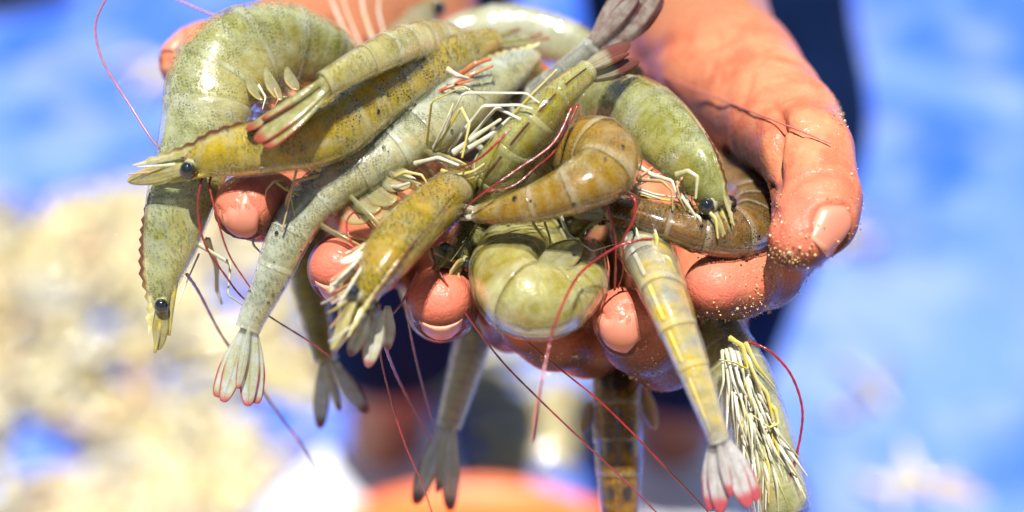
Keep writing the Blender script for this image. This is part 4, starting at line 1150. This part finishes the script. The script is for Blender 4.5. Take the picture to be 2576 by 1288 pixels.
# 12: pale one hanging in front at the right
s = Shrimp('pale shrimp smeared with yellow, hanging between two sandy fingers, its fan tipped pink',
    [(1560, 470, -50, 12), (1580, 520, -38, 14), (1600, 570, -16, 15), (1622, 625, 4, 15), (1652, 695, 15, 13.6), (1688, 790, 23, 12), (1728, 890, 27, 10.2), (1766, 990, 30, 8.4), (1796, 1072, 31, 7), (1806, 1100, 31, 6.4)],
    (-.45, .1, .85), shell_mat('shell_milky', (0.52, 0.51, 0.44), (0.60, 0.48, 0.16), (0.62, 0.62, 0.60), dots=0.12, clear=0.5, line=0.1, yellow=0.35, seed=4.4), fan_e, lat=0.88, seed=22)
s.body(False).tail(to=(1848, 1285, 33), spread=0.24, wide=0.80, face=(-.2, .1, .95), sharp=True)
for pts, m_, r_ in (([(1585, 560, 6), (1600, 580, 12), (1612, 620, 14)], 'leg_white', .0012), ([(1610, 555, 8), (1640, 560, 13), (1655, 600, 14)], 'leg_white', .0011), ([(1640, 575, 10), (1652, 600, 15), (1650, 650, 15)], 'leg_yellow', .0015),
    ([(1632, 640, 15), (1680, 650, 18), (1700, 690, 18)], 'leg_yellow', .0014), ([(1668, 735, 22), (1705, 740, 24), (1715, 790, 24)], 'leg_yellow', .0013)):
    s.leg(pts, m_, r_, name='leg')

# 13: belly-up one with the mass of white legs
s = Shrimp('shrimp hanging belly out below the forefinger, covered in white and yellow legs',
    [(1975, 1330, 2, 15), (1962, 1270, 2, 17), (1940, 1190, 1, 18), (1912, 1110, -1, 18.5), (1882, 1020, -4, 18), (1850, 930, -8, 17), (1815, 850, -14, 15), (1785, 780, -22, 13), (1760, 710, -30, 11)],
    (.74, .22, -.62), shell_mat('shell_slate', (0.36, 0.37, 0.18), (0.44, 0.45, 0.30), (0.52, 0.54, 0.48), dots=0.7, clear=0.5, line=0.3, yellow=0.2, seed=5.0), fan_b, lat=0.86, ce=0.5, seed=23)
s.body(False)
lr = np.random.default_rng(99)
for i in range(84):
    f = lr.uniform(0, 1); g = lr.uniform(-1, 1)
    x0 = np.interp(f, [0, 1], [1842, 1924]) + 40 * g; y0 = np.interp(f, [0, 1], [862, 1150]) + lr.uniform(-10, 10)
    a = 0.28 + 0.24 * g + lr.uniform(-0.12, 0.12); ln = lr.uniform(60, 105)
    x1, y1 = x0 + ln * math.sin(a), y0 + ln * math.cos(a)
    a2 = a + lr.uniform(-0.35, 0.25); l2 = lr.uniform(45, 90)
    x2, y2_ = x1 + l2 * math.sin(a2), y1 + l2 * math.cos(a2)
    s.leg([(x0, y0, 6 + lr.uniform(-1, 1)), (x1, y1, 9 + lr.uniform(-2, 2.5)), (x2, y2_, 8 + lr.uniform(-3, 2))], 'leg_white' if lr.random() < 0.75 else ('leg_yellow' if lr.random() < .5 else 'pleopod'), lr.uniform(.0007, .0013), taper=0.12)
for pts in ([(1835, 850, 8), (1868, 870, 10), (1880, 930, 10), (1850, 912, 10), (1810, 905, 9)], [(1920, 1005, 8), (1950, 1030, 10), (1958, 1065, 10), (1935, 1075, 10), (1895, 1045, 10)], [(1890, 940, 8), (1930, 990, 10), (1945, 1060, 10)]):
    s.leg(pts, 'leg_yellow', .0011)
s.antenna([(1860, 868, 4), (1885, 862, 6), (1934, 882, 8), (1987, 938, 8), (2017, 1020, 8), (2013, 1100, 8), (1987, 1203, 8), (1978, 1230, 6)], 'antenna_red', 0.0006, 0.9)

# 14: brown tail straight down
s = Shrimp('brown shrimp hanging straight down between the fingers, seen from its back with dark blotches',
    [(1540, 560, -62, 12), (1530, 640, -56, 14), (1530, 740, -50, 15), (1540, 830, -44, 15.4), (1548, 920, -40, 15.6), (1552, 1020, -37, 15.6), (1556, 1120, -35, 15.2), (1558, 1220, -34, 14.2), (1560, 1330, -34, 12)],
    (-.08, .05, 1), shell_mat('shell_umber', (0.24, 0.125, 0.022), (0.30, 0.175, 0.035), (0.36, 0.27, 0.11), dots=1.0, clear=0.3, line=0.6, brown=0.5, yellow=0.5, rim=0.6, seed=5.6, glass=0.0, spots=((0.755, 0.39, 0.028, 0.075), (0.755, 0.61, 0.028, 0.075), (0.885, 0.44, 0.022, 0.05), (0.885, 0.57, 0.024, 0.05), (0.57, 0.5, 0.03, 0.1))), fan_d, lat=0.92, ce=0.30, seed=24)
s.body(False).tail(length=0.02)
s.plate([(1490, 1010, -38), (1462, 1090, -36)], 0.004, (.5, .1, .8), 'leg_pink', name='swimmeret'); s.plate([(1612, 960, -40), (1648, 1080, -38)], 0.005, (-.5, .1, .8), 'leg_pink', name='swimmeret')

# 15, 16: out-of-focus tails
s = Shrimp('pale blurred shrimp hanging below the red middle fingertip, dark fan pointing at the basin',
    [(1190, 480, -86, 12), (1210, 560, -82, 13), (1222, 650, -76, 13.5), (1215, 740, -70, 13.4), (1200, 820, -64, 12.6), (1175, 910, -58, 11), (1148, 1000, -54, 9.4), (1128, 1070, -52, 7.8)],
    (.75, .1, .6), shell_mat('shell_dull_pale', (0.56, 0.56, 0.46), (0.56, 0.53, 0.40), (0.66, 0.66, 0.60), dots=0.2, clear=0.5, line=0.1, brown=0.3, yellow=0.2, seed=6.1), fan_d, lat=0.85, seed=25)
s.body(False).tail(to=(1090, 1285, -46), spread=0.13, wide=0.62, face=(.2, .1, .95), sharp=True, blades=(0, 0, 1, 1))
s = Shrimp('olive blurred shrimp hanging with a split dark fan, next to the pale grey one',
    [(860, 440, -92, 12), (820, 500, -86, 13), (785, 570, -78, 13.4), (772, 650, -70, 13), (780, 730, -64, 12), (795, 800, -60, 10.5), (808, 860, -56, 9), (818, 905, -54, 7.8)],
    (-.6, .1, .75), shell_mat('shell_dull_olive', (0.42, 0.38, 0.16), (0.46, 0.42, 0.20), (0.54, 0.52, 0.38), dots=0.3, clear=0.3, line=0.2, brown=0.3, yellow=0.3, seed=6.6), fan_d, lat=0.85, seed=26)
s.body(False).tail(to=(866, 1070, -50), spread=0.27, wide=0.66, face=(0, .1, .95), blades=(0, 0, 1, 1), sharp=True)

# 17: small dark head above the red fingertip
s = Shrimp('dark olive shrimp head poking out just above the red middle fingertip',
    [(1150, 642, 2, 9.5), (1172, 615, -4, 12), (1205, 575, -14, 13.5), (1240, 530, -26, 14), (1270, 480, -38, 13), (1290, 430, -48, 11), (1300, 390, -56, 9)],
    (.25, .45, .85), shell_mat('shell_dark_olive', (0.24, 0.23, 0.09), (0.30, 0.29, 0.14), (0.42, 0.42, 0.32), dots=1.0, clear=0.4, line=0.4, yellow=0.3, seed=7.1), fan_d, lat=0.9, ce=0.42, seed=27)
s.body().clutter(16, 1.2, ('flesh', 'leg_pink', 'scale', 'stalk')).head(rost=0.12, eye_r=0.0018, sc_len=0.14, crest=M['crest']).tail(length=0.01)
s.plate([(1150, 665, 4), (1078, 630, 6)], 0.005, (0, .4, .9)); s.leg([(1190, 670, 2), (1140, 660, 6), (1085, 632, 8)], 'leg_pink', .0012)
s.antenna([(1085, 625, 10), (1095, 660, 12), (1120, 710, 14), (1173, 792, 12), (1262, 908, 6), (1352, 1000, 2), (1468, 1112, 0), (1588, 1225, 0), (1680, 1320, 0)], 'antenna', 0.0005, 0.7)
s.antenna([(1180, 680, 4), (1215, 745, 2), (1281, 816, 0), (1367, 895, 2), (1498, 1000, 2), (1587, 1085, 2), (1649, 1150, 0), (1746, 1250, -4), (1800, 1310, -6)], 'antenna_red', 0.00045, 0.8)
s.leg([(1160, 690, 0), (1200, 720, 2), (1240, 770, 2)], 'leg_pink', .0009)

# 18: dark upturned head under the brown curl
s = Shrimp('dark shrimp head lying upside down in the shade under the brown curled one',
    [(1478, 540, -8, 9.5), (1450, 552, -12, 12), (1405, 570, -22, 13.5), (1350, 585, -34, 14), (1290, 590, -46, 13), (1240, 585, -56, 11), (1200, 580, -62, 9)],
    (.1, -.85, .45), shell_mat('shell_deep_brown', (0.20, 0.17, 0.06), (0.28, 0.24, 0.10), (0.40, 0.38, 0.26), dots=0.8, clear=0.3, line=0.5, brown=0.3, yellow=0.2, seed=7.7), fan_d, lat=0.85, ce=0.42, seed=28)
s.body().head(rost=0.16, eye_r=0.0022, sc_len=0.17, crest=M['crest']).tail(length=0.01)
s.antenna([(1550, 480, 6), (1520, 490, 12), (1534, 541, 14), (1549, 609, 12), (1546, 725, 6)], 'antenna_red', 0.00065, 0.8)
s.antenna([(1510, 500, 8), (1557, 484, 16), (1596, 502, 18), (1592, 555, 18), (1568, 605, 16), (1568, 680, 12), (1555, 725, 8)], 'antenna_red', 0.0007, 0.6)
s.antenna([(1640, 602, 18), (1600, 606, 19), (1546, 624, 20), (1471, 676, 24), (1433, 729, 30), (1396, 815, 38), (1377, 890, 42), (1355, 1000, 46), (1338, 1110, 48)], 'antenna_red', 0.0006, 0.8)
s.antenna([(1580, 640, 10), (1600, 690, 10), (1620, 730, 6)], 'antenna_red', 0.00045)

# 19, 20: blurred ones at the far side
s = Shrimp('blurred pale shrimp lying highest at the back, between the two wrists',
    [(1110, 175, -78, 11), (1130, 130, -80, 14), (1180, 95, -82, 16), (1260, 82, -84, 17), (1340, 90, -84, 17), (1420, 115, -82, 15.5), (1480, 150, -80, 13), (1520, 200, -78, 11)],
    [(-.8, .5, .2), (-.7, .7, .2), (-.4, .9, .2), (-.1, 1, .2), (.1, 1, .2), (.3, .9, .2), (.6, .7, .2), (.9, .4, .2)],
    shell_mat('shell_milk_green', (0.48, 0.50, 0.32), (0.56, 0.57, 0.46), (0.60, 0.62, 0.56), dots=0.2, clear=0.5, line=0.1, yellow=0.5, seed=8.1), fan_a, lat=0.75, seed=29)
s.body(False).tail(length=0.01)
s.walk(4, sides=(1, -1), size=0.8, mat='leg_orange', r=0.0012)
s = Shrimp('small blurred brownish shrimp head resting on the far palm with pale whiskers',
    [(1078, 30, -100, 9.5), (1060, 55, -97, 11.5), (1030, 90, -92, 13), (995, 125, -86, 13.5), (960, 165, -80, 13), (930, 205, -74, 11), (910, 240, -70, 9)],
    (-.5, .5, .7), shell_mat('shell_dust_brown', (0.34, 0.30, 0.18), (0.40, 0.36, 0.24), (0.50, 0.48, 0.40), dots=0.5, clear=0.4, line=0.2, yellow=0.3, seed=8.7), fan_a, lat=0.85, seed=30)
s.body().head(rost=0.10, eye_r=0.0022).tail(length=0.01)
for x, b_, r_ in ((845, 0, .0013), (868, 14, .0009), (905, 30, .0014), (938, 46, .0010)):
    s.leg([(x + 70, 170, -72), (x + 30, 95, -70), (x + b_ * 0.3, 30, -70), (x - 30 + b_, -45, -70)], 'leg_white', r_)

# 21, 22: heads whose eyes show in the gaps
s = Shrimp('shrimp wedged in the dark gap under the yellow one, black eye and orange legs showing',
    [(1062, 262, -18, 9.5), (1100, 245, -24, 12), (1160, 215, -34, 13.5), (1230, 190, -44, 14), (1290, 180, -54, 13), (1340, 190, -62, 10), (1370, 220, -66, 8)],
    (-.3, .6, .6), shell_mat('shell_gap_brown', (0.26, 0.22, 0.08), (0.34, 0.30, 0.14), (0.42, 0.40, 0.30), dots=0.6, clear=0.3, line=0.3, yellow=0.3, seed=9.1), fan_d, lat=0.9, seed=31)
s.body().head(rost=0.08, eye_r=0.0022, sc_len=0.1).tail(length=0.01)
for pts, r_ in (([(1130, 225, -10), (1180, 190, -6), (1240, 165, -8)], .0012), ([(1140, 200, -12), (1195, 160, -8), (1235, 148, -10)], .0014), ([(1070, 250, -10), (1120, 222, -4), (1190, 200, -6)], .001), ([(1290, 240, -30), (1330, 185, -28), (1360, 150, -30)], .0014),
                ([(1350, 230, -36), (1385, 190, -34), (1350, 150, -38)], .0014), ([(1370, 170, -36), (1410, 190, -34), (1440, 195, -34)], .0013), ([(940, 350, -6), (980, 322, -2), (1010, 318, -2)], .001), ([(920, 365, -6), (960, 350, -2), (1000, 330, -2)], .0009)):
    s.leg(pts, 'leg_orange', r_)
s.leg([(1125, 175, -4), (1150, 190, -2), (1180, 198, -4)], 'leg_white', .0013)
s = Shrimp('shrimp half buried at the palm, its single dark eye showing by the brown tail fan',
    [(1572, 196, -38, 9), (1545, 215, -42, 12), (1500, 245, -50, 13.5), (1450, 270, -58, 14), (1390, 280, -66, 13), (1340, 290, -72, 10), (1310, 310, -76, 8)],
    (.2, .8, .45), shell_mat('shell_buried', (0.36, 0.34, 0.18), (0.40, 0.38, 0.22), (0.48, 0.48, 0.40), dots=0.4, clear=0.4, line=0.3, yellow=0.4, seed=9.6), fan_d, lat=0.9, seed=32)
s.body().head(rost=0.06, eye_r=0.0024, sc_len=0.08).tail(length=0.01)

# ------------------------------------------------------------------ sand stuck to the right hand
sr_ = np.random.default_rng(4)
zones = [(2000, 615, 60, 60, 380), (1990, 640, 40, 25, 260), (2055, 590, 45, 60, 60), (2130, 560, 45, 70, 90), (1900, 700, 75, 85, 260), (1860, 780, 90, 32, 360), (1930, 720, 32, 80, 140), (1650, 940, 70, 25, 260), (1640, 900, 70, 60, 110),
         (2115, 270, 22, 45, 120), (1960, 560, 25, 60, 80), (1810, 650, 80, 20, 40), (1420, 900, 70, 8, 90), (2120, 480, 50, 90, 30), (1990, 460, 40, 90, 30)]
vis = HN[:, 2] > -0.35
GV, GF, GC = [], [], []
ico = np.array([(0, 0, 1), (1, 0, 0), (0, 1, 0), (-1, 0, 0), (0, -1, 0), (0, 0, -1)], float)
icf = [(0, 1, 2), (0, 2, 3), (0, 3, 4), (0, 4, 1), (5, 2, 1), (5, 3, 2), (5, 4, 3), (5, 1, 4)]
for zx, zy, rx, ry, n in zones:
    w_ = np.exp(-(((px_ - zx) / rx) ** 2 + ((py_ - zy) / ry) ** 2) * 1.2) * vis * (HV[:, 2] > -60)
    if w_.sum() < 1e-6: continue
    pick = sr_.choice(len(w_), int(n * 1.7), p=w_ / w_.sum())
    for i in pick:
        r_ = min(0.00052, 0.00015 * math.exp(sr_.normal(0, 0.5)))
        q = ico * sr_.uniform(0.6, 1.2, (6, 1)) @ np.linalg.qr(sr_.normal(size=(3, 3)))[0] * r_
        b = len(GV) * 6
        GV.append(HW[i] + q + cdir(HN[i]) * r_ * 0.5 + sr_.normal(size=3) * 0.0003); GF += [tuple(k_ + b for k_ in f) for f in icf]
        c_ = np.array([(0.62, 0.40, 0.17), (0.70, 0.52, 0.30), (0.40, 0.22, 0.10), (0.75, 0.66, 0.52), (0.12, 0.09, 0.07)])[sr_.choice(5, p=[.4, .25, .2, .1, .05])]
        GC.append(np.tile(c_, (6, 1)))
k = NT('sand_grain')
k.set(Base_Color=k.attr('tint', 0), Roughness=0.5)
so = mesh('sand', np.vstack(GV), GF, k.m, attr={'tint': np.vstack(GC)}, smooth=False, loc=P(2000, 640, 0))
tag(so, 'wet golden sand grains stuck to the thumb tip and forefinger', 'sand', kind='stuff')
